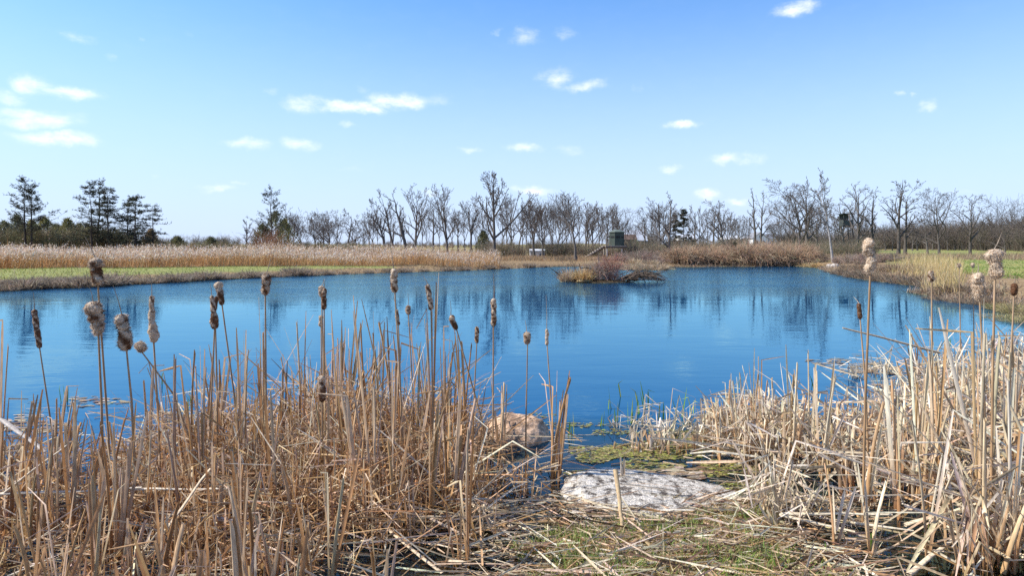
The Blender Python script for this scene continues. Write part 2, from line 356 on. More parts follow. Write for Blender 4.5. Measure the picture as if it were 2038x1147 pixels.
# ------------------------------------------------------------------ bare trees
def grow(seed, Ht, r0, hw=None, lenr=.55, lean=0., **kw):
    tr, cr, e = grow_once(seed, Ht, r0, hw=None, lenr=lenr, lean=lean, **kw)
    if hw:
        f = float(np.clip(hw / e, .5, 2.4))
        tr, cr, e = grow_once(seed, Ht, r0, hw=hw, lenr=lenr * f, lean=lean, **kw)
    return tr, cr
def grow_once(seed, Ht, r0, lean=0., spread=45., levels=(7, 6, 5), start=.3, up=.25, gn=.12, stems=1, lenr=.55, hw=None, col=(.12, .107, .097), twig=(.12, .10, .09), tpl=.62, sprig=0, rmin=.019):
    """returns (trunk MB, crown MB) of one bare tree, local origin at its base"""
    g = np.random.default_rng(seed)
    S = 9
    t = np.linspace(0, 1, S)
    P = []; Rr = []
    for s in range(stems):
        ln = lean + (0 if stems == 1 else g.uniform(-.28, .28))
        wob = np.cumsum(g.normal(size=(S, 2)) * gn * Ht * .045, 0); wob -= wob[0]
        z = t * Ht * (1 if s == 0 else g.uniform(.75, .95))
        P.append(np.stack([ln * Ht * t ** 1.2 + wob[:, 0], wob[:, 1] + (0 if s == 0 else g.uniform(-.3, .3)) * t * Ht * .3, z], 1))
        Rr.append(r0 * (1 if s == 0 else .75) * ((1 - t) ** .85 * .93 + .07) * (1 + .35 * np.exp(-t * 22)))
    P = np.array(P); Rr = np.array(Rr)
    tr = MB(); cr = MB()
    tubes(tr, P, Rr, 7, np.asarray(col))
    allP, allR = P, Rr
    for lv, nc in enumerate(levels):
        Bn = len(allP); Sp = allP.shape[1]
        N = Bn * nc
        par = np.repeat(np.arange(Bn), nc)
        lo = start if lv == 0 else .22
        k = np.tile(np.arange(nc), Bn)
        tt = lo + (1 - lo) * np.clip((k + g.uniform(0, 1, N)) / nc, 0, .97)
        f = tt * (Sp - 1); i0 = np.clip(f.astype(int), 0, Sp - 2); fr = (f - i0)[:, None]
        p = allP[par, i0] * (1 - fr) + allP[par, i0 + 1] * fr
        tan = nrm(allP[par, i0 + 1] - allP[par, i0])
        rp = allR[par, i0] * (1 - fr[:, 0]) + allR[par, i0 + 1] * fr[:, 0]
        plen = np.linalg.norm(np.diff(allP, axis=1), axis=2).sum(1)[par]
        az = k * 2.4 + g.uniform(0, 6.28) + g.normal(size=N) * .5
        side = nrm(np.cross(tan, np.stack([np.cos(az), np.sin(az), .3 * np.sin(az * 3.1)], 1)))
        an = np.radians(spread * (1.1 if lv == 0 else .95) + g.normal(size=N) * 11) * (1 - .35 * tt * (lv == 0))
        dr = nrm(tan * np.cos(an)[:, None] + side * np.sin(an)[:, None])
        ln = plen * lenr * (1.12 - tpl * tt) * g.uniform(.6, 1.2, N) * (1 if lv == 0 else .9)
        S2 = 7 if lv < 2 else 5
        q = np.linspace(0, 1, S2)
        dd = np.broadcast_to(dr[:, None], (N, S2, 3)).copy()
        dd += np.cumsum(g.normal(size=(N, S2, 3)) * gn * 1.6, 1) * q[None, :, None]
        dd[..., 2] += up * q[None, :] * 1.4
        dd = nrm(dd) * (ln / (S2 - 1))[:, None, None]
        P2 = p[:, None] + np.concatenate([np.zeros((N, 1, 3)), np.cumsum(dd[:, :-1], 1)], 1)
        rb = np.maximum(rp * (.8 if lv == 0 else .7), rmin * 1.2)
        R2 = np.maximum(rb[:, None] * (1 - q[None, :] * .72), rmin)
        keep = g.uniform(size=N) > (.04 if lv < 2 else .12)
        keep &= P2[:, -1, 2] > .1 * Ht
        P2, R2 = P2[keep], R2[keep]
        tubes(cr, P2, R2, 5 if lv == 0 else 3, np.asarray(col) if lv == 0 else np.asarray(twig))
        allP, allR = P2, R2
    if sprig:   # small dead leaves and buds that still cling
        idx = g.integers(0, len(allP), sprig)
        slivers(cr, allP[idx, -1] + g.normal(size=(sprig, 3)) * .06, sphere_dirs(sprig), .13, .07, np.asarray(twig) * .8)
    # fit the crown's half width and the height
    for mb in (tr, cr):
        mb.v = [np.concatenate(mb.v)]; mb.c = [np.concatenate(mb.c)]
    allv = np.concatenate([tr.v[0], cr.v[0]])
    sz = Ht / allv[:, 2].max()
    ax = lean * Ht
    e = np.quantile(np.abs(cr.v[0][:, 0] - ax * np.clip(cr.v[0][:, 2] / Ht, 0, 2) ** 1.2), .96)
    if hw:
        sx = np.clip(hw / e, .45, 1.7)
    else: sx = 1
    for mb in (tr, cr):
        v = mb.v[0]; c0 = ax * np.clip(v[:, 2] / Ht, 0, 2) ** 1.2
        f = .25 + .75 * sst(0, .3, v[:, 2] / Ht) if mb is tr else 1
        v[:, 0] = c0 + (v[:, 0] - c0) * (1 + (sx - 1) * f); v[:, 1] *= (1 + (sx - 1) * f); v[:, 2] *= sz
    return tr, cr, e

def place_tree(px, Y, top, hw, label, seed, name='bare_tree', cat='tree', group='bare trees beyond the far shore', lean=0., leanpx=None, basez=None, **kw):
    X = WX(px, Y); z0 = gz(X, Y) - .1
    Ht = WZ(top, Y) - z0
    if leanpx is not None: lean = WX(leanpx, Y) / Ht - X / Ht
    tr, cr = grow(seed, Ht, kw.pop('r0', .0185 * Ht + .04), lean=lean, hw=hw / F * Y, **kw)
    root = tag(empty(name, (X, Y, z0)), label, cat, group)
    tr.build('trunk', M_bark, root); cr.build('crown', M_twig, root)
    return root
OAK = dict(spread=58, levels=(8, 6, 5, 3), start=.25, up=.25, gn=.2, lenr=.62)
MAPLE = dict(spread=33, levels=(11, 6, 4, 2), start=.2, up=.5, gn=.11, lenr=.5)
SLIM = dict(spread=36, levels=(9, 5, 4, 3), start=.35, up=.35, gn=.1, lenr=.34)
VASE = dict(spread=30, levels=(8, 6, 5, 3), start=.2, up=.55, gn=.13, lenr=.6)
DEAD = dict(spread=46, levels=(8, 6, 4, 3), start=.22, up=.42, gn=.17, lenr=.55, col=(.10, .088, .078), twig=(.085, .072, .065))
# (base px, distance, top row, half width px, style, px of the leaning top, label)
TREES = [
 (490, 92, 436, 12, SLIM, None, 'thin spindly snag standing alone left of the dark conifer with upswept branches'),
 (575, 96, 402, 14, SLIM, 568, 'thin bare tree rising just right of the conifer with upswept branches'),
 (603, 100, 412, 22, VASE, 588, 'bare forked tree between the thin tree and the round oaks'),
 (627, 96, 416, 30, OAK, None, 'round bare oak, first of the row of low spreading oaks'),
 (657, 100, 416, 38, OAK, 650, 'dark spreading bare oak in the middle of the row of low oaks'),
 (690, 92, 415, 46, OAK, 696, 'widest low oak with crooked limbs at the end of the oak row'),
 (768, 104, 392, 28, VASE, 742, 'bare tree leaning towards the low oaks, first after the gap'),
 (785, 98, 376, 24, VASE, 762, 'slender bare tree tilted over behind the reed bed'),
 (808, 96, 372, 30, VASE, 778, 'tall bare tree with long slanting limbs beside the straight thick one'),
 (826, 92, 364, 32, MAPLE, 831, 'straight bare tree with a thick trunk above the reed bed'),
 (862, 112, 398, 18, SLIM, None, 'slight pole-like tree right of the straight thick-trunked one'),
 (891, 88, 364, 30, MAPLE, 880, 'tall bare tree with a narrow tufted top over the reeds'),
 (912, 112, 418, 20, SLIM, None, 'short slim bare tree in the gap before the tallest tree'),
 (938, 104, 388, 26, VASE, 930, 'bare vase-shaped tree just short of the tallest tree'),
 (984, 66, 339, 72, dict(spread=44, levels=(15, 6, 4, 3), start=.2, up=.42, gn=.07, lenr=.48, tpl=.98), 982, 'tallest bare tree with a straight dark trunk at the end of the reed bed'),
 (1018, 106, 386, 34, VASE, None, 'bare fan-shaped tree right behind the tallest tree'),
 (1030, 112, 404, 22, SLIM, 1048, 'thin bare tree leaning away from the tallest one'),
 (1064, 80, 392, 28, VASE, 1056, 'bare tree with a crooked trunk in front of the white shed'),
 (1080, 78, 388, 30, MAPLE, 1078, 'bare tree rising straight at the right end of the white shed'),
 (1108, 98, 383, 32, MAPLE, 1118, 'bushy bare tree right of the white shed'),
 (1146, 64, 377, 32, dict(spread=38, levels=(10, 6, 4), start=.4, up=.35, gn=.12, lenr=.4), 1132, 'bare tree with a long bare lower trunk near the foot of the stairs'),
 (1164, 108, 400, 34, VASE, 1170, 'bare tree with an even fan of branches left of the hunting blind'),
 (1180, 98, 405, 24, MAPLE, None, 'dark stout bare tree left of the hunting blind'),
 (1206, 112, 404, 22, SLIM, 1210, 'slim bare tree just behind the hunting blind stairs'),
 (1232, 120, 402, 32, dict(spread=42, levels=(10, 8, 7), start=.3, up=.3, gn=.13, lenr=.5), None, 'dense round bare tree directly behind the hunting blind'),
 (1284, 104, 412, 20, SLIM, None, 'thin bare tree in front of the grey-roofed barn'),
 (1312, 92, 392, 34, MAPLE, None, 'dense upright bare tree right of the grey-roofed barn'),
 (1331, 66, 380, 30, dict(spread=36, levels=(12, 6, 5), start=.2, up=.4, gn=.1, lenr=.4), 1336, 'bare tree rooted at the far water edge right of the barn'),
 (1382, 108, 406, 22, MAPLE, None, 'bare tree right of the dark evergreen'),
 (1418, 104, 404, 36, OAK, 1424, 'bare tree with drooping limbs between the evergreen and the forked tree'),
 (1442, 84, 394, 30, dict(spread=32, levels=(9, 6, 5), start=.25, up=.3, gn=.13, lenr=.55), 1432, 'dark forked tree with two upright stems above the red-brown thicket'),
 (1470, 112, 428, 24, OAK, None, 'low round bare tree right of the forked tree'),
 (1503, 92, 374, 14, SLIM, 1500, 'very slim tall tree in front of the white gabled house'),
 (1513, 95, 378, 16, SLIM, 1517, 'slim tall twin tree beside the slimmest one by the white house'),
 (1540, 118, 442, 24, OAK, None, 'small round bare tree just right of the white gabled house'),
 (1588, 84, 352, 72, dict(spread=50, levels=(13, 7, 5, 4), start=.24, up=.3, gn=.17, lenr=.62, r0=.22), 1584, 'broad old bare oak with long sweeping limbs, widest crown of all'),
 (1604, 90, 350, 34, MAPLE, 1606, 'upright bare tree tucked behind the broad old oak'),
 (1626, 108, 414, 26, OAK, None, 'low dark bare tree behind the leaning pale tree'),
 (1684, 98, 388, 36, OAK, 1672, 'bare tree with tangled limbs behind the tree stand box'),
 (1706, 82, 360, 32, dict(spread=40, levels=(12, 6, 4), start=.25, up=.3, gn=.14, lenr=.45), 1709, 'dark single-stemmed dead tree right of the tree stand box'),
 (1742, 82, 374, 30, DEAD, 1738, 'sparse dead tree with one long side limb'),
 (1788, 84, 358, 34, DEAD, 1792, 'tall pale-trunked dead tree with a forked top'),
 (1802, 87, 357, 40, DEAD, 1806, 'dead tree twinned with the pale-trunked one, limbs reaching sideways'),
 (1846, 96, 425, 30, OAK, None, 'smaller dark tree between the dead twins and the wide dead tree'),
 (1870, 78, 371, 46, dict(DEAD, levels=(11, 6, 4, 3), spread=52), 1866, 'wide dead tree with layered crooked limbs and a forked base'),
 (1932, 84, 384, 38, dict(DEAD, levels=(10, 5, 4)), 1934, 'fan-shaped dead tree with a pale trunk at the edge of the field'),
 (2000, 88, 384, 50, DEAD, 1996, 'dead tree with ragged curling limbs above the dark hedge'),
 (2052, 76, 396, 60, OAK, 2046, 'dense bare oak cut by the edge of the view'),
]
for i, (px, Y, top, hw, st, lp, lab) in enumerate(TREES):
    kw = dict(st)
    place_tree(px, Y, top, hw, lab, 100 + i, leanpx=lp, sprig=90, **kw)
# the pale leaning tree by the water
root = place_tree(1658, 60, 334, 34, 'leaning pale-barked tree with a curved trunk rooted by the boulders', 501, leanpx=1630, group='bare trees beyond the far shore',
                  spread=34, levels=(8, 5, 4, 3), start=.45, up=.5, gn=.1, lenr=.5, col=(.29, .275, .26), twig=(.11, .098, .09), r0=.115)
# more, fainter trees that fill the wood line
FILL = [(585, 112, 425, 18), (614, 114, 430, 18), (645, 112, 424, 20), (672, 114, 428, 20), (702, 112, 432, 18), (724, 114, 436, 18), (735, 110, 415, 16), (655, 118, 440, 20), (752, 118, 415, 14), (778, 120, 402, 16), (798, 118, 408, 16), (840, 118, 395, 16), (900, 120, 412, 16), (948, 118, 405, 16), (972, 120, 410, 14), (1010, 118, 396, 18), (1040, 120, 394, 18), (1056, 118, 408, 16), (1100, 116, 396, 18), (1120, 118, 392, 18), (1138, 120, 402, 16), (1172, 118, 402, 18), (1198, 120, 406, 16), (1222, 116, 408, 18), (1244, 122, 425, 16), (1306, 118, 400, 18), (1342, 120, 410, 18), (1372, 118, 415, 16), (1392, 120, 410, 16), (1408, 116, 416, 16), (1448, 120, 412, 18), (1476, 118, 430, 16), (1550, 116, 425, 18), (1580, 120, 405, 18), (1612, 116, 405, 18), (1634, 118, 415, 18), (1672, 116, 405, 18), (1696, 118, 400, 18), (1716, 120, 410, 18), (1734, 116, 430, 18), (1776, 118, 430, 18), (1816, 116, 440, 20), (1856, 120, 440, 20), (1886, 116, 445, 20), (1916, 118, 440, 20), (1946, 116, 448, 20), (1972, 118, 430, 20), (2016, 116, 420, 22), (742, 122, 420, 20), (850, 125, 410, 16), (875, 128, 405, 16), (925, 126, 402, 18), (960, 124, 408, 22), (1000, 126, 400, 20), (1048, 128, 398, 20), (1074, 126, 402, 18), (1098, 124, 400, 20), (1128, 122, 396, 20), (1152, 126, 404, 20), (1192, 124, 410, 20), (1218, 122, 412, 22),
        (1262, 132, 440, 18), (1298, 124, 410, 24), (1322, 122, 402, 24), (1398, 126, 420, 22), (1430, 122, 418, 22), (1456, 126, 426, 22), (1490, 130, 430, 16), (1556, 124, 440, 22), (1572, 118, 425, 24), (1616, 120, 420, 24), (1642, 122, 428, 22), (1664, 120, 420, 24), (1722, 118, 425, 22), (1762, 122, 445, 22), (1826, 118, 450, 26), (1900, 118, 455, 26), (1960, 116, 440, 30), (1980, 112, 425, 26), (2030, 112, 430, 30), (640, 118, 440, 26), (710, 116, 445, 24), (560, 110, 440, 22)]
protos = []
for k in range(6):
    tr, cr = grow(900 + k, 8.0, .13, hw=1.7, spread=34, levels=(11, 6, 4), start=.22, up=.5, gn=.13, lenr=.45, sprig=40, rmin=.022)
    protos.append((tr.mesh('trunk', M_bark), cr.mesh('crown', M_twig)))
for i, (px, Y, top, hw) in enumerate(FILL):
    X = WX(px, Y); z0 = gz(X, Y) - .1; s = (WZ(top, Y) - z0) / 8.0
    root = tag(empty('bare_tree', (X, Y, z0), i * 2.1), 'thin grey bare tree in the back row of the far wood line', 'tree', 'thin trees in the back row of the wood line')
    root.scale = (s * hw / F * Y / (2.0 * s),) * 2 + (s,)
    for nm, me in zip(('trunk', 'crown'), protos[i % 6]):
        o = bpy.data.objects.new(nm, me); COL.objects.link(o); o.parent = root

# ------------------------------------------------------------------ conifers
def conifer(seed, Ht, hw, dens=1.0, upsweep=.15, col=(.055, .068, .045), bare=.25, layers=15, stems=1, needle=.22):
    g = np.random.default_rng(seed)
    tr = MB(); cr = MB(); ne = MB()
    for s in range(stems):
        off = np.array([(s * .7 - .35 * (stems - 1)) * .9, 0, 0]); hs = Ht * (1 if s == 0 else .93)
        t = np.linspace(0, 1, 8); wob = np.cumsum(g.normal(size=(8, 2)) * .03 * Ht * .2, 0)
        P = np.stack([off[0] + wob[:, 0] - wob[0, 0], wob[:, 1], t * hs], 1)
        tubes(tr, P[None], (.012 * Ht + .03) * (1 - .92 * t)[None], 6, (.06, .05, .045))
        B = []; BR = []
        for l in range(layers):
            u = bare + (1 - bare) * (l + g.uniform(0, .8)) / layers
            n = g.integers(2, 6)
            ln = hw * (1.08 - u) ** .75 * g.uniform(.45, 1.15) * 1.25
            for k in range(n):
                a = g.uniform(0, 6.28); q = np.linspace(0, 1, 6)
                L = ln * g.uniform(.6, 1.15)
                base = np.array([np.interp(u, t, P[:, 0]), np.interp(u, t, P[:, 1]), u * hs])
                rise = upsweep * L * (q ** 1.5) + g.normal() * .12 * L * q - .1 * L * q
                B.append(base + np.stack([np.cos(a) * L * q, np.sin(a) * L * q, rise], 1)); BR.append(np.maximum(.035 * (1 - q * .8), .012) * (1 - .5 * u))
        B = np.array(B); BR = np.array(BR)
        tubes(cr, B, BR, 3, (.055, .045, .04))
        # twigs
        m = len(B) * 6; pi = g.integers(0, len(B), m); f = g.uniform(.3, 1, m) * 5; i0 = np.minimum(f.astype(int), 4); fr = (f - i0)[:, None]
        p = B[pi, i0] * (1 - fr) + B[pi, i0 + 1] * fr
        dr = nrm(nrm(B[pi, i0 + 1] - B[pi, i0]) + g.normal(size=(m, 3)) * np.array([.7, .7, .35]) + np.array([0, 0, .15]))
        Lt = g.uniform(.2, .7, m) * hw * .35
        q = np.linspace(0, 1, 3)
        tubes(cr, p[:, None] + dr[:, None] * (q[None, :, None] * Lt[:, None, None]), np.full((m, 3), .012), 3, (.05, .04, .035))
        # needle tufts on the twigs
        nt_ = int(m * 9 * dens); ti = g.integers(0, m, nt_); ff = g.uniform(.2, 1.1, nt_)[:, None]
        b = p[ti] + dr[ti] * ff * Lt[ti][:, None] + g.normal(size=(nt_, 3)) * .05
        slivers(ne, b, sphere_dirs(nt_, -.3, 1.0), needle * g.uniform(.6, 1.3, nt_), .055, pick([col, np.array(col) * 1.5, np.array(col) * .7, (.06, .05, .03)], nt_))
    return tr, cr, ne
CONI = [
 (57, 74, 361, 50, dict(stems=2, dens=.5, upsweep=.5, layers=16, bare=.3), 'sparse twin-stemmed conifer standing alone above the green junipers'),
 (186, 72, 372, 46, dict(dens=.55, upsweep=.3, layers=16, bare=.2), 'leaning thin-crowned conifer at the outer edge of the conifer clump'),
 (196, 74, 360, 52, dict(dens=.9, upsweep=.2, layers=20, bare=.2), 'tallest conifer of the dark clump behind the reed bed'),
 (217, 73, 375, 44, dict(dens=.9, upsweep=.1, layers=18, bare=.15), 'dense dark conifer beside the tallest of the clump'),
 (254, 74, 392, 48, dict(dens=.85, upsweep=.15, layers=16, bare=.12), 'conifer with open tiers in the middle of the clump'),
 (269, 72, 388, 48, dict(dens=.8, upsweep=.15, layers=16, bare=.12), 'wide-tiered conifer with a curled top in the clump'),
 (304, 74, 408, 46, dict(dens=.5, upsweep=.12, layers=15, bare=.1), 'thin ragged conifer at the tapering end of the clump'),
 (541, 84, 376, 44, dict(dens=.6, upsweep=.75, layers=13, bare=.25), 'dark conifer with long upswept branches left of the low oaks'),
 (1362, 98, 418, 24, dict(dens=1.5, upsweep=.1, layers=18, bare=.1, col=(.045, .05, .03)), 'dark olive evergreen among the bare trees right of the barn'),
 (1345, 102, 428, 22, dict(dens=1.2, upsweep=.1, layers=16, bare=.1, col=(.05, .048, .035)), 'smaller rusty evergreen half hidden beside the olive one'),
]
for i, (px, Y, top, hw, kw, lab) in enumerate(CONI):
    X = WX(px, Y); z0 = gz(X, Y) - .1
    tr, cr, ne = conifer(300 + i, WZ(top, Y) - z0, hw / F * Y, **kw)
    root = tag(empty('conifer', (X, Y, z0)), lab, 'tree', 'conifers beyond the pond')
    tr.build('trunk', M_bark, root); c = cr.build('crown', M_twig, root); ne.build('needles', M_needle, c)
# junipers
def juniper(seed, h, w, col):
    g = np.random.default_rng(seed); mb = MB(); n = 1900
    u = g.uniform(0, 1, n) ** .8; a = g.uniform(0, 6.28, n)
    lob = 1 + .3 * np.sin(a * 3 + u * 7 + seed) + .2 * np.sin(a * 5 - u * 13)
    r = w * (1 - u) ** .75 * np.sqrt(g.uniform(.05, 1.3, n)) * lob * .9
    b = np.stack([r * np.cos(a), r * np.sin(a), u * h], 1)
    slivers(mb, b, nrm(np.stack([np.cos(a) * .6, np.sin(a) * .6, np.full(n, .9)], 1) + g.normal(size=(n, 3)) * .3), g.uniform(.2, .5, n), .07, pick([col, np.array(col) * 1.4, np.array(col) * .6], n, .2))
    st = MB(); bar(st, (0, 0, 0), (0, 0, h * .85), .04, 5, (.08, .06, .05))
    return st, mb
JUN = [(8, 80, 452, 22, 0), (34, 84, 440, 20, 0), (62, 78, 450, 26, 1), (88, 80, 444, 24, 1), (112, 84, 458, 20, 0), (135, 80, 446, 20, 1), (158, 86, 456, 22, 0), (180, 78, 462, 18, 1), (208, 80, 470, 20, 2), (300, 80, 468, 16, 2), (352, 92, 482, 18, 0), (420, 94, 484, 14, 0), (548, 88, 432, 26, 0), (522, 86, 458, 22, 0), (566, 90, 448, 20, 1), (962, 104, 470, 12, 0)]
JL = ['low dark juniper at the outer end of the green thicket', 'pointed dark juniper behind the sparse twin-stemmed conifer', 'olive juniper under the sparse twin-stemmed conifer', 'olive juniper just right of the sparse twin-stemmed conifer', 'dark juniper in the dip of the green thicket', 'olive juniper with a peaked top between the two conifer groups', 'low dark juniper left of the conifer clump', 'olive juniper at the foot of the leaning conifer', 'brownish juniper under the tallest conifers', 'brownish juniper under the last ragged conifer', 'small far juniper in the open gap of the skyline', 'smallest far juniper in the open gap of the skyline', 'dark dense juniper beneath the upswept conifer', 'rounded dark juniper left of the upswept conifer trunk', 'olive juniper right of the upswept conifer trunk', 'small conical juniper left of the tallest bare tree']
JC = [(.17, .17, .09), (.26, .24, .10), (.27, .2, .11)]
JUN = [(a, b, c - 9, d * 1.7, e) for a, b, c, d, e in JUN]
for i, (px, Y, top, hw, c) in enumerate(JUN):
    X = WX(px, Y); z0 = gz(X, Y) - .1
    st, mb = juniper(40 + i, WZ(top, Y) - z0, hw / F * Y, JC[c])
    root = tag(empty('juniper', (X, Y, z0)), JL[i], 'shrub', 'junipers beyond the reed bed'); st.build('trunk', M_bark, root); mb.build('foliage', M_needle, root)
st, mb = juniper(71, 1.55, .42, (.018, .03, .012))
root = tag(empty('young_spruce', (WX(1488, 60.5), 64, gz(WX(1488, 60.5), 64) - .05)), 'small dark green spruce in the red-brown thicket at the water edge', 'tree'); st.build('trunk', M_bark, root); mb.build('foliage', M_needle, root)

# ------------------------------------------------------------------ shrubs and thickets
def shrub(seed, h, w, n, cols, arch=.5, sub=3, r=.008):
    g = np.random.default_rng(seed); mb = MB()
    S = 6; q = np.linspace(0, 1, S)
    a = g.uniform(0, 6.28, n); ln = h * g.uniform(.5, 1.12, n); sp = np.abs(g.normal(size=n)) * .45 + .08
    b = np.stack([np.cos(a), np.sin(a), np.zeros(n)], 1) * (g.uniform(0, .55, n) * w)[:, None]
    out = np.stack([np.cos(a), np.sin(a), np.zeros(n)], 1) + g.normal(size=(n, 3)) * np.array([.4, .4, 0])
    P = b[:, None] + out[:, None] * (sp * ln)[:, None, None] * (q ** 1.3)[None, :, None] * (w / max(h, .1)) * 1.1
    P[..., 2] += ln[:, None] * (q - arch * sp[:, None] * q ** 3)
    P += np.cumsum(g.normal(size=(n, S, 3)) * .025 * h, 1) * q[None, :, None]
    c = pick(cols, n, .2)
    tubes(mb, P, r * (1.3 - q)[None] * np.ones((n, 1)), 3, c)
    m = n * sub; pi = g.integers(0, n, m); f = g.uniform(.35, .95, m) * (S - 1); i0 = f.astype(int); fr = (f - i0)[:, None]
    p = P[pi, i0] * (1 - fr) + P[pi, i0 + 1] * fr
    dr = nrm(nrm(P[pi, i0 + 1] - P[pi, i0]) + g.normal(size=(m, 3)) * .55); L = h * g.uniform(.12, .38, m)
    q3 = np.linspace(0, 1, 3)
    tubes(mb, p[:, None] + dr[:, None] * (q3[None, :, None] * L[:, None, None]), np.full((m, 3), r * .6), 3, c[pi])
    return mb
RED = [(.38, .25, .16), (.44, .30, .20), (.28, .18, .115), (.38, .30, .21)]
OLV = [(.22, .18, .13), (.17, .15, .12), (.28, .22, .16), (.15, .15, .09)]
GRY = [(.26, .22, .18), (.32, .26, .22), (.2, .16, .13), (.34, .22, .18)]
red_me = [shrub(600 + k, 1.6, 1.3, 260, RED, arch=.9, r=.013).mesh('thicket_shrub', M_twig) for k in range(4)]
olv_me = [shrub(620 + k, 2.2, 1.6, 220, OLV, arch=.4, r=.012).mesh('scrub_bush', M_twig) for k in range(4)]
gry_me = [shrub(640 + k, 1.2, 1.0, 200, GRY, arch=.6, r=.009).mesh('shore_bush', M_twig) for k in range(3)]
def put(me, name, px, Y, s, rz, label, cat, group, sz=None, dz=-.05):
    X = WX(px, Y); o = bpy.data.objects.new(name, me); COL.objects.link(o)
    o.location = (X, Y, gz(X, Y) + dz); o.rotation_euler = (0, 0, rz); o.scale = (s, s, sz or s)
    return tag(o, label, cat, group)
k = 0
for px in range(1344, 1612, 15):
    for row, Y in enumerate((59.7, 62.2, 65.0)):
        put(red_me[k % 4], 'thicket_shrub', px + rng.uniform(-5, 5) + row * 5, Y + rng.uniform(-.5, .6), rng.uniform(.85, 1.15), k * 1.9, 'red-brown leafless shrub in the dense thicket along the far water edge', 'shrub', 'red-brown shrubs of the far thicket', sz=rng.uniform(.85, 1.2) * (1.08 if px > 1460 else .92)); k += 1
for px, Y in [(1000, 78), (1022, 80), (1034, 76), (1100, 80), (1115, 78), (1140, 82), (1160, 76), (1185, 80), (1262, 74), (1280, 78), (1298, 72), (1318, 76), (1258, 82), (1304, 82), (1336, 74), (1360, 80), (1386, 82), (1410, 80), (1434, 84), (1462, 82), (1486, 84), (1512, 80), (1536, 84), (1560, 78), (1586, 80), (1610, 76), (1634, 78), (1600, 70), (1622, 68), (1645, 72), (1668, 76), (1690, 72), (1712, 78), (1676, 84), (1652, 86), (1700, 88), (1730, 84), (1574, 88), (1545, 90), (970, 82), (985, 86), (1062, 88), (1076, 90), (1130, 88), (1210, 86), (1234, 88)]:
    put(olv_me[k % 4], 'scrub_bush', px, Y, rng.uniform(.75, 1.1), k * 1.7, 'grey-olive leafless scrub bush below the bare trees across the pond', 'shrub', 'grey-olive scrub below the bare trees'); k += 1
for px, Y, s in [(1268, 58, 1.0), (1285, 60, 1.1), (1305, 57, .9), (1250, 60, .9), (1320, 62, .9), (1235, 62, .8), (1340, 64, .7)]:
    put(gry_me[k % 3], 'shore_bush', px, Y, s, k * 2.3, 'pale grey-brown bush on the low point right of the hunting blind', 'shrub', 'pale bushes on the low point by the blind'); k += 1
for px, Y, s in [(1690, 56, .8), (1712, 52, .8), (1735, 50, .7), (1668, 58, .7), (1752, 56, .8), (1640, 62, .7), (1775, 60, .8), (1722, 60, .9)]:
    put(gry_me[k % 3], 'shore_bush', px, Y, s, k * 2.3, 'dry grey-brown weed bush on the bank beside the leaning pale tree', 'shrub', 'dry weed bushes on the bank by the leaning tree'); k += 1
grn_me = [shrub(670 + q_, 3.2, 1.9, 240, [(.20, .19, .10), (.25, .22, .13), (.17, .17, .10), (.26, .2, .13)], arch=.35, sub=5, r=.02).mesh('olive_scrub', M_twig) for q_ in range(2)]
for px, Y in [(0, 78), (22, 76), (46, 80), (72, 76), (98, 78), (124, 76), (148, 80), (170, 76), (195, 78), (222, 76), (240, 78), (-25, 78), (330, 80), (310, 76), (285, 80), (376, 88), (398, 90), (440, 92), (462, 90), (508, 82), (585, 84), (600, 88), (620, 86), (640, 88), (665, 86), (690, 88), (715, 90), (740, 92)]:
    low = px > 250
    put(grn_me[k % 2], 'olive_scrub', px, Y, .8 if low else rng.uniform(.9, 1.15), k * 1.9, 'olive-brown scrub bush tangled among the evergreens behind the reed bed' if not low else 'low olive-brown scrub bush along the skyline behind the reed bed', 'shrub', 'olive scrub among the evergreens' if not low else 'low olive scrub along the skyline', sz=.5 if low else None); k += 1
shr = shrub(660, 3.2, 2.4, 300, [(.30, .13, .07), (.22, .12, .08), (.26, .15, .1)], arch=.3).mesh('russet_bush', M_twig)
put(shr, 'russet_bush', 533, 70, 1.0, 0, 'tall russet leafless bush in front of the upswept conifer', 'shrub', None)

# far wood: a mass that nobody could count
mb = MB()
for X0, X1, Y0, Y1, zt, n in [(WX(1740, 150), WX(2200, 150), 130, 165, 6.2, 420), (WX(1300, 190), WX(1560, 190), 170, 195, 3.4, 60), (WX(-250, 150), WX(60, 150), 100, 130, 5.0, 120), (WX(1960, 110), WX(2250, 110), 92, 120, 6.0, 110), (WX(1540, 150), WX(1760, 150), 140, 165, 4.6, 130), (WX(1215, 215), WX(1310, 215), 212, 225, 6.2, 40), (WX(300, 190), WX(500, 190), 170, 200, 3.6, 60), (WX(560, 210), WX(980, 210), 200, 235, 2.6, 60)]:
    for i in range(n):
        X, Y = rng.uniform(X0, X1), rng.uniform(Y0, Y1); hh = zt * rng.uniform(.6, 1.05)
        if WX(1490, Y) < X < WX(1550, Y): continue
        sm = shrub(2000 + i, hh, hh * .45, 26, [(.17, .14, .115), (.2, .165, .14), (.14, .125, .09)], arch=.25, sub=6, r=.022)
        z0 = gz(X, Y)
        for v, c_ in zip(sm.v, sm.c): v += np.array([X, Y, z0 - .3])
        off = mb.n; mb.v += sm.v; mb.c += sm.c; mb.q += [q_ + off for q_ in sm.q]; mb.n += sm.n
tag(mb.build('far_woods', M_twig), kind='stuff', label='dark leafless far woodland closing the fields beyond the pond')

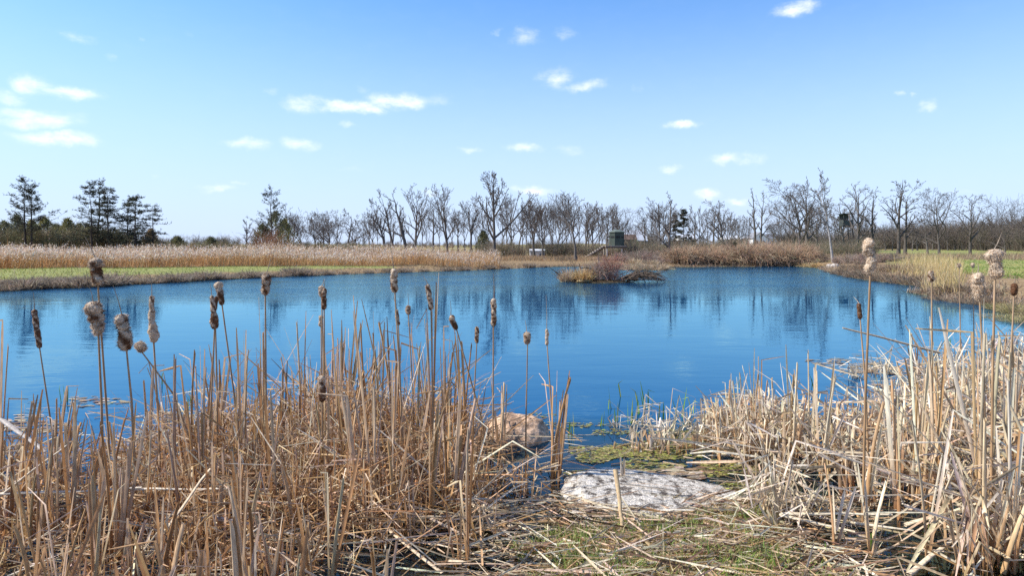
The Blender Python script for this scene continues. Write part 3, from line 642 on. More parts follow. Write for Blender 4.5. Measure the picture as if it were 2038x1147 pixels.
# ------------------------------------------------------------------ reed bed on the far bank
mb = MB(); n = 17000
px = rng.uniform(-150, 992, n); u = rng.uniform(0, 1, n) ** 1.5
y0 = np.interp(px, [-160, 0, 300, 500, 700, 900, 985], [YG(b, .42) for b in (545, 538, 534, 531, 529, 526.5, 525.5)])
Y = y0 + u * 13 + vnoise(px, px * 0, .05) * .5
X = (px - CX) / F * Y
Zg = height(X, Y)
hh = rng.normal(1.0, .17, n) + .3 * vnoise(X, Y, .35, 3) + .22 * vnoise(X, Y, .13, 7) + .12 * vnoise(X, Y, 1.3, 4) + .55 * u - .25 * sst(700, 985, px)
dr = nrm(np.stack([rng.normal(.12, .16, n), rng.normal(0, .15, n), np.ones(n)], 1))
slivers(mb, np.stack([X, Y, Zg - .05], 1), dr, hh, .022, pick([(.48, .28, .12), (.54, .34, .17), (.42, .24, .10), (.58, .42, .25)], n, .15), bend=rng.normal(size=(n, 3)) * .06)
tip = np.stack([X, Y, Zg - .05], 1) + dr * (hh * .93)[:, None]
for rep in range(3):
    m = rng.uniform(size=n) < .8 * (1 - .5 * sst(650, 985, px))
    mm = m.sum()
    b = tip[m] - dr[m] * rng.uniform(0, .34, mm)[:, None] * hh[m][:, None] + rng.normal(size=(mm, 3)) * .05
    slivers(mb, b, nrm(dr[m] + rng.normal(size=(mm, 3)) * .6 + np.array([.3, 0, 0])), rng.uniform(.07, .16, mm), .04, pick([(.66, .58, .50), (.78, .71, .63), (.54, .44, .34), (.46, .34, .23)], mm, .15))
tag(mb.build('reed_bed', M_grass), kind='stuff', label='tall russet reeds with pale fluffy plumes behind the green strip')

# ------------------------------------------------------------------ tussocks, bank weeds, lawn
def tussock(seed, r, h, n, cols, lean=.6, w=.012):
    g = np.random.default_rng(seed); mb = MB()
    a = g.uniform(0, 6.28, n); rr = r * np.sqrt(g.uniform(0, 1, n)) * .8
    b = np.stack([rr * np.cos(a), rr * np.sin(a), h * .25 * (1 - (rr / r) ** 2)], 1)
    k = (rr / r) * lean
    d0 = nrm(np.stack([np.cos(a) * k, np.sin(a) * k, np.ones(n) * .8], 1) + g.normal(size=(n, 3)) * .3)
    d1 = nrm(d0 * .6 + np.stack([np.cos(a), np.sin(a), -.5 * np.ones(n)], 1) * .7 + g.normal(size=(n, 3)) * .3)
    blades(mb, b, d0, h * g.uniform(.5, 1.1, n), w, pick(cols, n, .2), tb=g.uniform(.4, .9, n), d1=d1, S=5)
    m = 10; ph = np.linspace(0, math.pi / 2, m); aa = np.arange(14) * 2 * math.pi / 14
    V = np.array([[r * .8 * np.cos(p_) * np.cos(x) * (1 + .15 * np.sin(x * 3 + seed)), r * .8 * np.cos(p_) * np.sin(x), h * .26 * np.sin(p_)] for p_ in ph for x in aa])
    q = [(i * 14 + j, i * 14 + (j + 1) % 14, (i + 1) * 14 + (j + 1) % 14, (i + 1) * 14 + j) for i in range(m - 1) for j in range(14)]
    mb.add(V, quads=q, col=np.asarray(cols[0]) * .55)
    return mb
DRY = [(.34, .26, .17), (.24, .18, .12), (.42, .34, .23), (.18, .13, .09)]
GOLD = [(.66, .49, .25), (.58, .42, .20), (.72, .57, .34), (.48, .31, .13)]
GRE = [(.33, .27, .2), (.25, .2, .155), (.42, .34, .26), (.2, .15, .11)]
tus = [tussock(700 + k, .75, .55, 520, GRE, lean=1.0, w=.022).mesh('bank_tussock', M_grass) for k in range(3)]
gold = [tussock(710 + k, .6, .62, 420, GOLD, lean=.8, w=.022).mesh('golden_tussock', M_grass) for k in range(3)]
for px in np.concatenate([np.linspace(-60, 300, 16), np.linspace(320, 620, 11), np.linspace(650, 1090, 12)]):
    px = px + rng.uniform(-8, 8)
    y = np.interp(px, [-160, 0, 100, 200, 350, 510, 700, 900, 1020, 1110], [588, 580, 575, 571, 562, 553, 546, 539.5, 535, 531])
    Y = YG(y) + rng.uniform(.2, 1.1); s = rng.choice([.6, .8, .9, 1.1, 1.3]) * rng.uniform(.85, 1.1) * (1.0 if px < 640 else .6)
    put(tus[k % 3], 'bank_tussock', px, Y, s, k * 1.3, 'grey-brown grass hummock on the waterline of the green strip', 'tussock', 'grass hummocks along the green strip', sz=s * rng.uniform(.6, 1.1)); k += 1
ptus = [tussock(740 + k_, .6, .62, 420, [(.50, .40, .27), (.42, .32, .21), (.58, .48, .34), (.36, .25, .15)], lean=.8, w=.022).mesh('golden_tussock', M_grass) for k_ in range(2)]
for px, yb, s in [(1236, 536, 1.2), (1252, 538, 1.3), (1270, 537, 1.2), (1288, 538, 1.3), (1304, 538.5, 1.3), (1316, 538, 1.2), (1262, 534, 1.3), (1296, 534, 1.3)]:
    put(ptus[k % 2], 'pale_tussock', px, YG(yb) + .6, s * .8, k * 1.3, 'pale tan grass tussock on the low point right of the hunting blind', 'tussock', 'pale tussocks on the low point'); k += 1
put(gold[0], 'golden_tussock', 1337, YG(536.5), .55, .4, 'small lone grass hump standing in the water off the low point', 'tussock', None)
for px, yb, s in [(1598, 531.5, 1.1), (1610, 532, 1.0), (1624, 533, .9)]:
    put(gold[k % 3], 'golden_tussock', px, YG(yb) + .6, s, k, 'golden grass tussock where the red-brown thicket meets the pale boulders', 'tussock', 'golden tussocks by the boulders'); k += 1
# right bank: brown weeds, straw-coloured tall grass, near hummocks
wd = [tussock(720 + k_, .7, .6, 420, DRY + [(.4, .27, .18)], lean=.7, w=.02).mesh('weed_clump', M_grass) for k_ in range(3)]
for px, y, s in [(1650, 541, .5), (1668, 545, .7), (1685, 547, .9), (1702, 551, .9), (1720, 553, 1.0), (1740, 556, 1.0), (1758, 559, .9), (1778, 561, .9), (1798, 564, .9), (1818, 566, .9), (1838, 568, .9), (1856, 572, .8), (1872, 576, .7), (1690, 541, .9), (1720, 545, 1.0), (1752, 549, 1.0), (1786, 552, 1.0), (1820, 556, .9)]:
    put(wd[k % 3], 'weed_clump', px, YG(y, .05) + .5, s * 1.1, k * 1.1, 'brown matted weed clump on the sloping bank of the inlet', 'weed', 'brown weed clumps on the inlet bank'); k += 1
for px, y, s in [(1862, 594, .7), (1885, 597, .8), (1905, 600, .8), (1925, 602, .8), (1945, 604, .7), (1965, 606, .7), (1895, 588, .9), (1925, 590, .9), (1955, 594, .9), (1985, 606, .7), (1870, 586, .7)]:
    put(wd[k % 3], 'weed_clump', px, YG(y, .05) + .3, s * .85, k * 1.1, 'flattened pale dead weed clump on the tongue of bank past the inlet', 'weed', 'dead weed clumps past the inlet'); k += 1
hum = [tussock(730 + k_, .7, .42, 700, [(.40, .33, .16), (.33, .27, .12), (.46, .38, .22), (.26, .25, .09)], lean=1.3, w=.012).mesh('grass_hummock', M_grass) for k_ in range(2)]
for px, y, s in [(1985, 628, .75), (2010, 634, .85), (2035, 642, .9), (2060, 640, .9), (2030, 622, .8), (2090, 632, .9), (2000, 615, .7)]:
    put(hum[k % 2], 'grass_hummock', px, YG(y, .05) + .2, s, k * 1.1, 'yellowish shaggy grass hummock on the near bank below the lawn', 'tussock', 'shaggy hummocks below the lawn'); k += 1
# straw-coloured tall grass on the inlet bank (uncountable)
mb = MB(); n = 6500
px = np.clip(rng.normal(1845, 45, n), 1752, 1910); py = rng.uniform(520, 578, n)
keep = ((px - 1845) / 80) ** 2 + ((py - 550) / 32) ** 2 < 1
px, py = px[keep], py[keep]; n = len(px)
Y = YG(py, .4); X = (px - CX) / F * Y; Zg = height(X, Y)
ok = Zg > .02; X, Y, Zg = X[ok], Y[ok], Zg[ok]; n = len(X)
slivers(mb, np.stack([X, Y, Zg - .03], 1), nrm(np.stack([rng.normal(.05, .25, n), rng.normal(0, .2, n), np.ones(n)], 1)), rng.uniform(.35, 1.0, n), .016, pick([(.56, .43, .22), (.50, .36, .16), (.62, .50, .30), (.46, .36, .13)], n, .15), bend=rng.normal(size=(n, 3)) * .12)
# bank fringe of dry grass all around the far shore
n = 15000
tt = rng.uniform(0, 27, n); i0 = tt.astype(int); fr = (tt - i0)[:, None]
P = POND[i0] * (1 - fr) + POND[i0 + 1] * fr
ed = nrm(POND[i0 + 1] - POND[i0]); nn = np.stack([-ed[:, 1], ed[:, 0]], 1)
off = np.abs(rng.normal(0, 1.0, n)) + .02
X = P[:, 0] + nn[:, 0] * off; Y = P[:, 1] + nn[:, 1] * off
Zg = height(X, Y); ok = (Zg > .0) & (sdist(X, Y) > 0); X, Y, Zg = X[ok], Y[ok], Zg[ok]; n = len(X)
slivers(mb, np.stack([X, Y, Zg - .03], 1), nrm(np.stack([rng.normal(0, .6, n), rng.normal(-.2, .6, n), np.ones(n) * .7], 1)), rng.uniform(.1, .38, n), .028, pick(GRE + DRY + [(.3, .19, .12)], n, .2))
n = 700
px = rng.uniform(-100, 985, n); py = rng.uniform(530, 565, n); Y = YG(py, .42); X = (px - CX) / F * Y; ok = (sdist(X, Y) > .8) & (behind_reed_front(X, Y) < .5); X, Y = X[ok], Y[ok]; n = len(X); Zg = height(X, Y)
cl = np.where(vnoise(X, Y, .6, 9) > .1, 1.0, .35)
slivers(mb, np.stack([X, Y, Zg - .03], 1), nrm(np.stack([rng.normal(0, .2, n), rng.normal(0, .2, n), np.ones(n)], 1)), rng.uniform(.2, .7, n) * cl, .016, pick(GRE + [(.36, .24, .14)], n, .2))
# brush in front of the far trees
n = 9000
px = rng.uniform(985, 1330, n); Y = rng.uniform(62, 75, n); X = (px - CX) / F * Y; Zg = height(X, Y)
ok = sdist(X, Y) > .6; X, Y, Zg, px = X[ok], Y[ok], Zg[ok], px[ok]; n = len(X)
slivers(mb, np.stack([X, Y, Zg - .03], 1), nrm(np.stack([rng.normal(0, .4, n), rng.normal(0, .4, n), np.ones(n)], 1)), rng.uniform(.25, .8, n) * (.6 + .4 * vnoise(X, Y, .7)), .03, pick([(.40, .27, .14), (.46, .34, .2), (.34, .2, .11), (.3, .22, .15)], n, .2))
n = 9000
px = rng.uniform(1640, 2150, n); Y = rng.uniform(62, 84, n); X = (px - CX) / F * Y; Zg = height(X, Y)
slivers(mb, np.stack([X, Y, Zg - .03], 1), nrm(np.stack([rng.normal(0, .4, n), rng.normal(0, .4, n), np.ones(n)], 1)), rng.uniform(.2, .85, n), .03, pick([(.34, .22, .15), (.40, .29, .17), (.28, .19, .14), (.36, .3, .2)], n, .2))
tag(mb.build('dry_grass', M_grass), kind='stuff', label='dry straw-coloured grass fringing the far banks')
# lawns
mb = MB(); n = 60000
px = np.concatenate([rng.uniform(-150, 1100, n // 2), rng.uniform(1840, 2250, n // 2)])
py = np.concatenate([rng.uniform(522, 572, n // 2), rng.uniform(517, 610, n // 2)])
Y = YG(py, .42); X = (px - CX) / F * Y; dd = sdist(X, Y)
left = px < 1200
ok = np.where(left, (dd > 1.4) & (behind_reed_front(X, Y) < .3) & (Y < 70), dd > 4.0 + 1.5 * vnoise(X, Y, .4))
X, Y, left = X[ok], Y[ok], left[ok]; Zg = height(X, Y); n = len(X)
g1 = vnoise(X, Y, .25, 6)
cg = np.where(((g1 + rng.normal(size=n) * .35) > .12)[:, None], pick([(.40, .36, .15), (.33, .32, .10)], n, .15), np.where(left[:, None], pick([(.22, .27, .055), (.27, .30, .07), (.18, .23, .045)], n, .15), pick([(.13, .23, .035), (.17, .26, .045), (.11, .19, .03)], n, .15)))
slivers(mb, np.stack([X, Y, Zg - .01], 1), nrm(np.stack([rng.normal(0, .5, n), rng.normal(0, .5, n), np.ones(n)], 1)), rng.uniform(.05, .13, n), .03, cg)
tag(mb.build('lawn_grass', M_grass), kind='stuff', label='short green grass of the mown banks')

# ------------------------------------------------------------------ island plants and brush
def isl(px, Y): return (WX(px, Y), Y, gz(WX(px, Y), Y))
for px, Y, s, sz, lab in [(1131, 33.4, .85, 1.3, 'pale straw tussock at the open end of the islet'), (1163, 33.0, .9, 1.2, 'golden tussock in the middle of the islet below the curved branch'), (1180, 33.6, .75, 1.6, 'taller straw tussock against the red shrub of the islet')]:
    o = put(ptus[k % 2] if px != 1163 else gold[1], 'straw_tussock', px, Y, s, k, lab, 'tussock', None, sz=sz, dz=-.06); k += 1
sm = shrub(801, 1.45, .8, 150, [(.34, .13, .10), (.42, .2, .15), (.30, .16, .12), (.38, .27, .22)], arch=.7, sub=4, r=.0065)
o = sm.build('red_shrub', M_twig); o.location = isl(1215, 33.2); tag(o, 'reddish leafless shrub in the middle of the islet', 'shrub')
sm = shrub(802, .95, .8, 150, GRY + [(.42, .33, .27)], arch=.8, sub=4, r=.0065)
o = sm.build('pale_shrub', M_twig); o.location = isl(1193, 33.0); tag(o, 'pale greyish shrub on the islet beside the red one', 'shrub')
sm = shrub(803, .45, .7, 70, [(.3, .15, .11), (.24, .15, .11), (.36, .25, .18)], arch=1.0, sub=3, r=.006)
o = sm.build('low_shrub', M_twig); o.location = isl(1232, 33.0); tag(o, 'low drooping shrub where the islet meets the fallen brush', 'shrub')
for i, (px, top, sd, lab) in enumerate([(1188, 480, 31, 'thin bare sapling rising from the islet'), (1153, 505, 33, 'small forked dead sapling on the islet above the golden tussocks')]):
    Y = 33.3; x, y, z = isl(px, Y); tr, cr = grow(sd, WZ(top, Y) - z, .022, hw=.3, spread=36, levels=(6, 4), start=.3, up=.3, lenr=.45, rmin=.005, lean=(-.35 if i else .02))
    r = tag(empty('sapling', (x, y, z - .03)), lab, 'sapling'); tr.build('trunk', M_bark, r); cr.build('crown', M_twig, r)
mb = MB()
c = np.array([(WX(1152, 33), 33, WZ(537, 33)), (WX(1153, 33), 33, WZ(524, 33)), (WX(1156, 33), 33, WZ(535, 33)), (WX(1165, 33), 33, WZ(533, 33)), (WX(1175, 33), 33.1, WZ(534, 33)), (WX(1184, 33), 33.2, WZ(543, 33)), (WX(1190, 33), 33.3, .05)])
tubes(mb, c[None], np.array([[.012, .018, .03, .04, .045, .05, .06]]), 6, (.07, .055, .045))
tag(mb.build('dead_branch', M_bark), 'dark dead branch arching over the golden tussock of the islet', 'branch')
mb = MB()
for a, b in [((1092, 531), (1128, 560)), ((1105, 540), (1130, 558)), ((1098, 536), (1112, 549))]:
    tubes(mb, np.array([[(WX(a[0], 33.4), 33.4, WZ(a[1], 33.4)), (WX((a[0] + b[0]) / 2, 33.3), 33.3, WZ((a[1] + b[1]) / 2 - 1, 33.3)), (WX(b[0], 33.2), 33.2, max(WZ(b[1], 33.2), -.02))]]), np.array([[.008, .014, .02]]), 4, (.06, .05, .045))
tag(mb.build('bare_twig', M_bark), 'thin dark dead twig slanting over the water off the islet', 'branch')
# the fallen brush top lying in the water right of the islet
g = np.random.default_rng(5); mb = MB()
for i in range(42):
    y0 = 33 + g.normal() * .35; p0 = np.array([WX(g.uniform(1232, 1262), y0), y0, g.uniform(.02, .25)])
    x1 = WX(g.uniform(1285, 1330), y0); q = np.linspace(0, 1, 7)
    P = p0[None] + np.stack([(x1 - p0[0]) * q, g.normal() * .5 * q, (g.uniform(.12, .5) * np.sin(q * math.pi * .8) - (p0[2] + .02) * q ** 2)], 1) + np.cumsum(g.normal(size=(7, 3)) * .02, 0)
    tubes(mb, P[None], (g.uniform(.016, .034) * (1 - .7 * q))[None], 4, np.array((.10, .075, .055)) * g.uniform(.6, 1.8))
    for j in range(4):
        s0 = P[g.integers(1, 6)]; dv = nrm(np.array([g.uniform(.3, 1), g.normal() * .5, g.normal() * .35])) * g.uniform(.25, .6)
        tubes(mb, np.array([[s0, s0 + dv * .5 + np.array([0, 0, .02]), s0 + dv]]), np.array([[.012, .009, .006]]), 3, np.array((.12, .09, .065)) * g.uniform(.6, 1.7))
tag(mb.build('fallen_brush', M_bark), 'dark fallen brushwood lying in the water beside the islet', 'branch')
mb = MB()
tubes(mb, np.array([[(WX(1228, 34), 34, .3), (WX(1250, 34), 34, WZ(541, 34)), (WX(1275, 34), 34, WZ(538.5, 34)), (WX(1282, 34), 34, WZ(545, 34))]]), np.array([[.02, .015, .012, .008]]), 4, (.07, .06, .05))
tag(mb.build('bent_branch', M_bark), 'thin bent branch arching over the fallen brushwood', 'branch')

# ------------------------------------------------------------------ the hunting blind on its platform
Yb = 74.0
def bx_(px): return WX(px, Yb)
cx, cw = bx_(1227.5), .86
zp = WZ(489.5, Yb); zt = WZ(462, Yb); zr = WZ(457.5, Yb)
GR = (.045, .06, .048)
root = tag(empty('hunting_blind', (cx, Yb, zp)), 'dark green octagonal hunting blind on a raised wooden platform', 'hunting blind')
def ngon(r, k=8, ph=math.pi / 8): return np.array([(r * math.cos(ph + i * 2 * math.pi / k), r * math.sin(ph + i * 2 * math.pi / k)) for i in range(k)])
hC = zt - zp
mb = MB(); p8 = ngon(cw)
v = np.concatenate([np.column_stack([p8, np.full(8, 0.02)]), np.column_stack([p8, np.full(8, hC)])])
mb.add(v, quads=[(i, (i + 1) % 8, 8 + (i + 1) % 8, 8 + i) for i in range(8)], tris=[], col=GR)
mb.build('wall', M_paint, root, smooth=False)
mb = MB(); e8 = ngon(cw * 1.1)
v = np.concatenate([np.column_stack([e8, np.full(8, hC - .06)]), np.column_stack([e8, np.full(8, hC + .02)]), np.column_stack([ngon(cw * .35), np.full(8, zr - zp)]), [(0, 0, zr - zp + .02)]])
mb.add(v, quads=[(i, (i + 1) % 8, 8 + (i + 1) % 8, 8 + i) for i in range(8)] + [(8 + i, 8 + (i + 1) % 8, 16 + (i + 1) % 8, 16 + i) for i in range(8)], tris=[(16 + i, 16 + (i + 1) % 8, 24) for i in range(8)] + [(0, (i + 1), (i + 2)) for i in range(6)], col=(.11, .13, .105))
mb.build('roof', M_paint, root, smooth=False)
ap = cw * math.cos(math.pi / 8)
for i in (5, 4, 6, 3):
    a = math.pi / 8 + (i + .5) * math.pi / 4
    nx, ny = math.cos(a), math.sin(a); tx, ty = -ny, nx; w_ = .24
    mb = MB()
    o_ = ap + .012
    z0_, z1_ = hC * .56, hC * .70
    if i == 5: pass
    vv = [(nx * o_ + tx * s_, ny * o_ + ty * s_, z) for z in (z0_, z1_) for s_ in (-w_, w_)]
    vv2 = [(nx * (o_ - .03) + tx * s_, ny * (o_ - .03) + ty * s_, z) for z in (z0_, z1_) for s_ in (-w_, w_)]
    mb.add(vv + vv2, quads=[(0, 1, 3, 2), (4, 6, 7, 5), (0, 2, 6, 4), (1, 5, 7, 3), (0, 4, 5, 1), (2, 3, 7, 6)], col=(.008, .009, .01))
    mb.build('window', M_paint, root, smooth=False)
a = math.pi / 8 + 4.5 * math.pi / 4
mb = MB(); nx, ny = math.cos(a), math.sin(a); tx, ty = -ny, nx
for s_ in (-.29, .29): bar(mb, (nx * (ap + .01) + tx * s_, ny * (ap + .01) + ty * s_, .05), (nx * (ap + .01) + tx * s_, ny * (ap + .01) + ty * s_, hC * .92), .02, 4, (.1, .12, .1))
bar(mb, (nx * (ap + .01) - tx * .29, ny * (ap + .01) - ty * .29, hC * .92), (nx * (ap + .01) + tx * .29, ny * (ap + .01) + ty * .29, hC * .92), .02, 4, (.1, .12, .1))
mb.build('door_frame', M_paint, root, smooth=False)
# platform, with its posts and stairs
WD = (.33, .28, .235)
root = tag(empty('wooden_platform', (cx, Yb, gz(cx, Yb))), 'weathered wooden platform on posts with a stair, under the green blind', 'platform')
g0 = gz(cx, Yb); zp_ = zp - g0
xl, xr = bx_(1203) - cx, bx_(1244) - cx
mb = MB()
npl = 14
for i in range(npl):
    x0 = xl + (xr - xl) * i / npl; box(mb, x0 + .006, x0 + (xr - xl) / npl - .006, -1.1, 1.1, zp_ - .05, zp_ - .004 * (i % 2), np.array((.42, .37, .33)) * rng.uniform(.85, 1.1))
mb.build('deck', M_wood, root, smooth=False)
mb = MB()
for y in (-1.13, 1.13): box(mb, xl - .02, xr + .02, y - .03, y + .03, zp_ - .26, zp_ - .053, (.13, .10, .08))
for x in (xl, xr): box(mb, x - .03, x + .03, -1.09, 1.09, zp_ - .26, zp_ - .053, (.13, .10, .08))
mb.build('joist', M_wood, root, smooth=False)
for x, y in ((xl + .12, -1.0), (xr - .55, -1.0), (xl + .12, 1.0), (xr - .1, 1.0), (xr - .1, -.3)):
    mb = MB(); box(mb, x - .08, x + .08, y - .08, y + .08, -.3, zp_ - .27, (.60, .53, .45)); mb.build('post', M_wood, root, smooth=False)
# stair running down to the left
sx1, sz1 = bx_(1157) - cx, WZ(518, Yb) - g0
for y in (-.45, .45):
    mb = MB()
    P = np.array([[(xl - .03, y, zp_ - .09), (sx1, y, sz1 - .03)]])
    tubes(mb, P, np.full((1, 2), .12), 4, (.10, .08, .065)); mb.build('stringer', M_wood, root, smooth=False)
ns = 10
for i in range(ns):
    f = (i + .6) / ns; x = xl + (sx1 - xl) * f; z = zp_ + (sz1 - zp_) * f + .05
    mb = MB(); box(mb, x - .12, x + .12, -.58, .58, z - .02, z + .03, (.46, .42, .38)); mb.build('tread', M_wood, root, smooth=False)
mb = MB(); xx = xl + (sx1 - xl) * .62; box(mb, xx - .05, xx + .05, .38, .48, -.3, zp_ + (sz1 - zp_) * .62 - .05, (.36, .3, .26)); mb.build('post', M_wood, root, smooth=False)
# white feed pan on the ground by the post
mb = MB(); aa = np.arange(16) * 2 * math.pi / 16
prof = [(.0, .0), (.3, .0), (.34, .14), (.3, .16), (.0, .12)]
mb.add([(r_ * math.cos(x), r_ * math.sin(x) * .8, z_) for r_, z_ in prof for x in aa], quads=[(i * 16 + j, i * 16 + (j + 1) % 16, (i + 1) * 16 + (j + 1) % 16, (i + 1) * 16 + j) for i in range(4) for j in range(16)], col=(.7, .7, .68))
o = mb.build('white_tub', M_paint); o.location = (bx_(1237), 70, WZ(516, 70)); tag(o, 'low white tub lying below the hunting blind platform', 'tub')

# the second stand: a box on legs among the trees to the right
Ys = 86.0; X0 = WX(1683.5, Ys); g0 = gz(X0, Ys); zb, zt = WZ(450, Ys) - g0, WZ(426, Ys) - g0
root = tag(empty('tree_stand', (X0, Ys, g0)), 'grey-green box stand high on legs among the bare trees', 'hunting blind')
mb = MB(); C_ = (.085, .10, .095); w_ = .62
box(mb, -w_, w_, -.6, -.56, zb, zb + (zt - zb) * .45, C_); box(mb, -w_, w_, .56, .6, zb, zt - .05, C_)
box(mb, -w_, -w_ + .04, -.557, .557, zb, zb + (zt - zb) * .5, C_); box(mb, w_ - .04, w_, -.557, .557, zb, zb + (zt - zb) * .5, C_)
mb.build('wall', M_paint, root, smooth=False)
mb = MB(); box(mb, -w_ - .12, w_ + .12, -.72, .72, zt - .05, zt + .05, (.03, .035, .035)); mb.build('roof', M_paint, root, smooth=False)
mb = MB(); box(mb, -w_ - .05, w_ + .05, -.65, .65, zb - .12, zb - .003, (.06, .055, .05)); mb.build('floor_deck', M_wood, root, smooth=False)
for sx in (-1, 1):
    for sy in (-1, 1):
        mb = MB(); bar(mb, (sx * .95, sy * .85, -.2), (sx * .55, sy * .52, zb - .1), .05, 5, (.07, .065, .06)); mb.build('leg', M_wood, root)
        mb = MB(); bar(mb, (sx * .56, sy * .54, zb + (zt - zb) * .4), (sx * .56, sy * .54, zt - .04), .035, 4, C_); mb.build('corner_post', M_paint, root)
mb = MB()
for s_ in (-.2, .2): bar(mb, (s_, -1.3, -.1), (s_, -.68, zb), .025, 4, (.06, .06, .06))
for i in range(9):
    f = (i + .5) / 9; bar(mb, (-.2, -1.3 + .62 * f, zb * f), (.2, -1.3 + .62 * f, zb * f), .018, 4, (.06, .06, .06))
mb.build('ladder', M_paint, root)
# a ladder stand leaning on the tree behind the tallest one
Yl = 100; X0 = WX(1019, Yl); g0 = gz(X0, Yl); mb = MB(); t0 = WZ(483, Yl) - g0
root = tag(empty('ladder_stand', (X0, Yl, g0)), 'small wooden ladder seat standing right of the tallest bare tree', 'ladder stand')
for s_ in (-.3, .3): bar(mb, (s_, 0, -.1), (s_, .1, t0), .05, 4, (.09, .07, .06))
for i in range(5): bar(mb, (-.3, 0, t0 * (i + .7) / 5.4), (.3, 0, t0 * (i + .7) / 5.4), .04, 4, (.09, .07, .06))
mb.build('ladder', M_wood, root)
mb = MB(); box(mb, -.4, .4, .12, .6, t0 * .82, t0 * .88, (.1, .08, .07)); mb.build('seat', M_wood, root, smooth=False)

# ------------------------------------------------------------------ far buildings
def house(name, label, px0, px1, Y, zbase, wall_h, ridge, depth, wcol, rcol, axis='x', windows=(), cat='house', over=.3):
    x0, x1 = WX(px0, Y), WX(px1, Y); w = x1 - x0
    root = tag(empty(name, ((x0 + x1) / 2, Y, zbase)), label, cat)
    hw = w / 2; mb = MB()
    if axis == 'y':   # gable faces the viewer
        v = [(-hw, 0, 0), (hw, 0, 0), (hw, 0, wall_h), (0, 0, ridge), (-hw, 0, wall_h)]
        v += [(x, depth, z) for x, _, z in v]
        mb.add(v, quads=[(0, 1, 2, 4), (5, 9, 7, 6), (0, 4, 9, 5), (1, 6, 7, 2)], tris=[(4, 2, 3), (9, 8, 7)], col=wcol); mb.build('wall', M_paint, root, smooth=False)
        mb = MB(); th = .18
        sl = (ridge - wall_h) / hw
        for s_ in (-1, 1):
            xa = s_ * (hw + over); za = wall_h - sl * over + .02
            v = [(0, -over, ridge + .02), (xa, -over, za), (xa, depth + over, za), (0, depth + over, ridge + .02)]
            v += [(x, y, z + th) for x, y, z in v]
            mb.add(v, quads=[(0, 1, 2, 3), (4, 7, 6, 5), (0, 4, 5, 1), (1, 5, 6, 2), (2, 6, 7, 3), (3, 7, 4, 0)], col=rcol)
        mb.build('roof', M_paint, root, smooth=False)
    else:
        hd = depth / 2
        v = [(-hw, 0, 0), (-hw, depth, 0), (-hw, depth, wall_h), (-hw, hd, ridge), (-hw, 0, wall_h)]
        v += [(hw, y, z) for _, y, z in v]
        mb.add(v, quads=[(0, 5, 9, 4), (1, 2, 7, 6), (0, 4, 2, 1), (5, 6, 7, 9)], tris=[(4, 3, 2), (9, 7, 8)], col=wcol); mb.build('wall', M_paint, root, smooth=False)
        mb = MB(); th = .18; sl = (ridge - wall_h) / hd
        for y_, s_ in ((-over, -1), (depth + over, 1)):
            za = wall_h - sl * over + .02
            v = [(-hw - over, hd, ridge + .02), (-hw - over, y_, za), (hw + over, y_, za), (hw + over, hd, ridge + .02)]
            v += [(x, y, z + th) for x, y, z in v]
            mb.add(v, quads=[(0, 1, 2, 3), (4, 7, 6, 5), (0, 4, 5, 1), (1, 5, 6, 2), (2, 6, 7, 3), (3, 7, 4, 0)], col=rcol)
        mb.build('roof', M_paint, root, smooth=False)
    for wx_, wz_, ww, wh, wc in windows:
        mb = MB(); box(mb, wx_ - ww / 2, wx_ + ww / 2, -.05, -.01, wz_, wz_ + wh, wc); mb.build('window', M_paint, root, smooth=False)
    return root
Yh = 260
zb = lambda px, Y: gz(WX(px, Y), Y) - .1
z0 = zb(1512, Yh)
house('white_house', 'white gabled farmhouse behind the two slimmest trees', 1498, 1528, Yh, z0, 3.2, WZ(463, Yh) - z0, 9, (.78, .77, .76), (.2, .2, .21), 'y', [(-1.2, 1.0, 1.0, 1.2, (.1, .1, .12)), (1.3, 1.0, 1.0, 1.2, (.1, .1, .12)), (0, 3.4, .8, 1.0, (.12, .12, .14))])
house('house_wing', 'grey-roofed side wing set behind the white gabled farmhouse', 1528, 1552, Yh + 4, zb(1540, Yh + 4), 3.0, 4.8, 6, (.75, .74, .73), (.17, .18, .2), 'x', [(-.6, 1.0, .9, 1.1, (.1, .1, .12)), (1.4, 1.0, .9, 1.1, (.1, .1, .12))])
house('white_shed', 'long low white shed seen between the trunks left of the white farmhouse', 1440, 1486, 280, zb(1462, 280), 2.6, 3.9, 7, (.8, .8, .8), (.6, .62, .64), 'x', [(-2, .2, 1.6, 2.0, (.5, .5, .5))], 'shed')
house('white_cottage', 'white cottage glimpsed behind the olive evergreen', 1352, 1386, 240, zb(1368, 240), 3.0, 4.6, 7, (.78, .78, .78), (.5, .52, .55), 'x', [(-1.5, 1, 1, 1.2, (.1, .1, .12)), (1.5, .1, 1, 2.1, (.2, .2, .22))], 'house')
Yb2 = 190; z0 = zb(1268, Yb2)
house('grey_barn', 'large barn with a pale grey metal roof right of the hunting blind', 1244, 1287, Yb2, z0, WZ(479, Yb2) - z0, WZ(459, Yb2) - z0, 9, (.09, .07, .06), (.36, .38, .42), 'x', [(-1.6, .4, 1.0, 1.2, (.03, .03, .035)), (1.4, .4, 1.0, 1.2, (.03, .03, .035))], 'barn')
house('brown_lean_to', 'small brown shed in front of the grey-roofed barn', 1240, 1266, Yb2 - 6, zb(1252, Yb2 - 6), WZ(477, Yb2 - 6) - zb(1252, Yb2 - 6), WZ(468, Yb2 - 6) - zb(1252, Yb2 - 6), 4, (.1, .075, .06), (.14, .09, .07), 'x', [(0, .2, 1.0, 1.8, (.04, .03, .03))], 'shed')
Yc = 83; z0 = zb(1070, Yc)
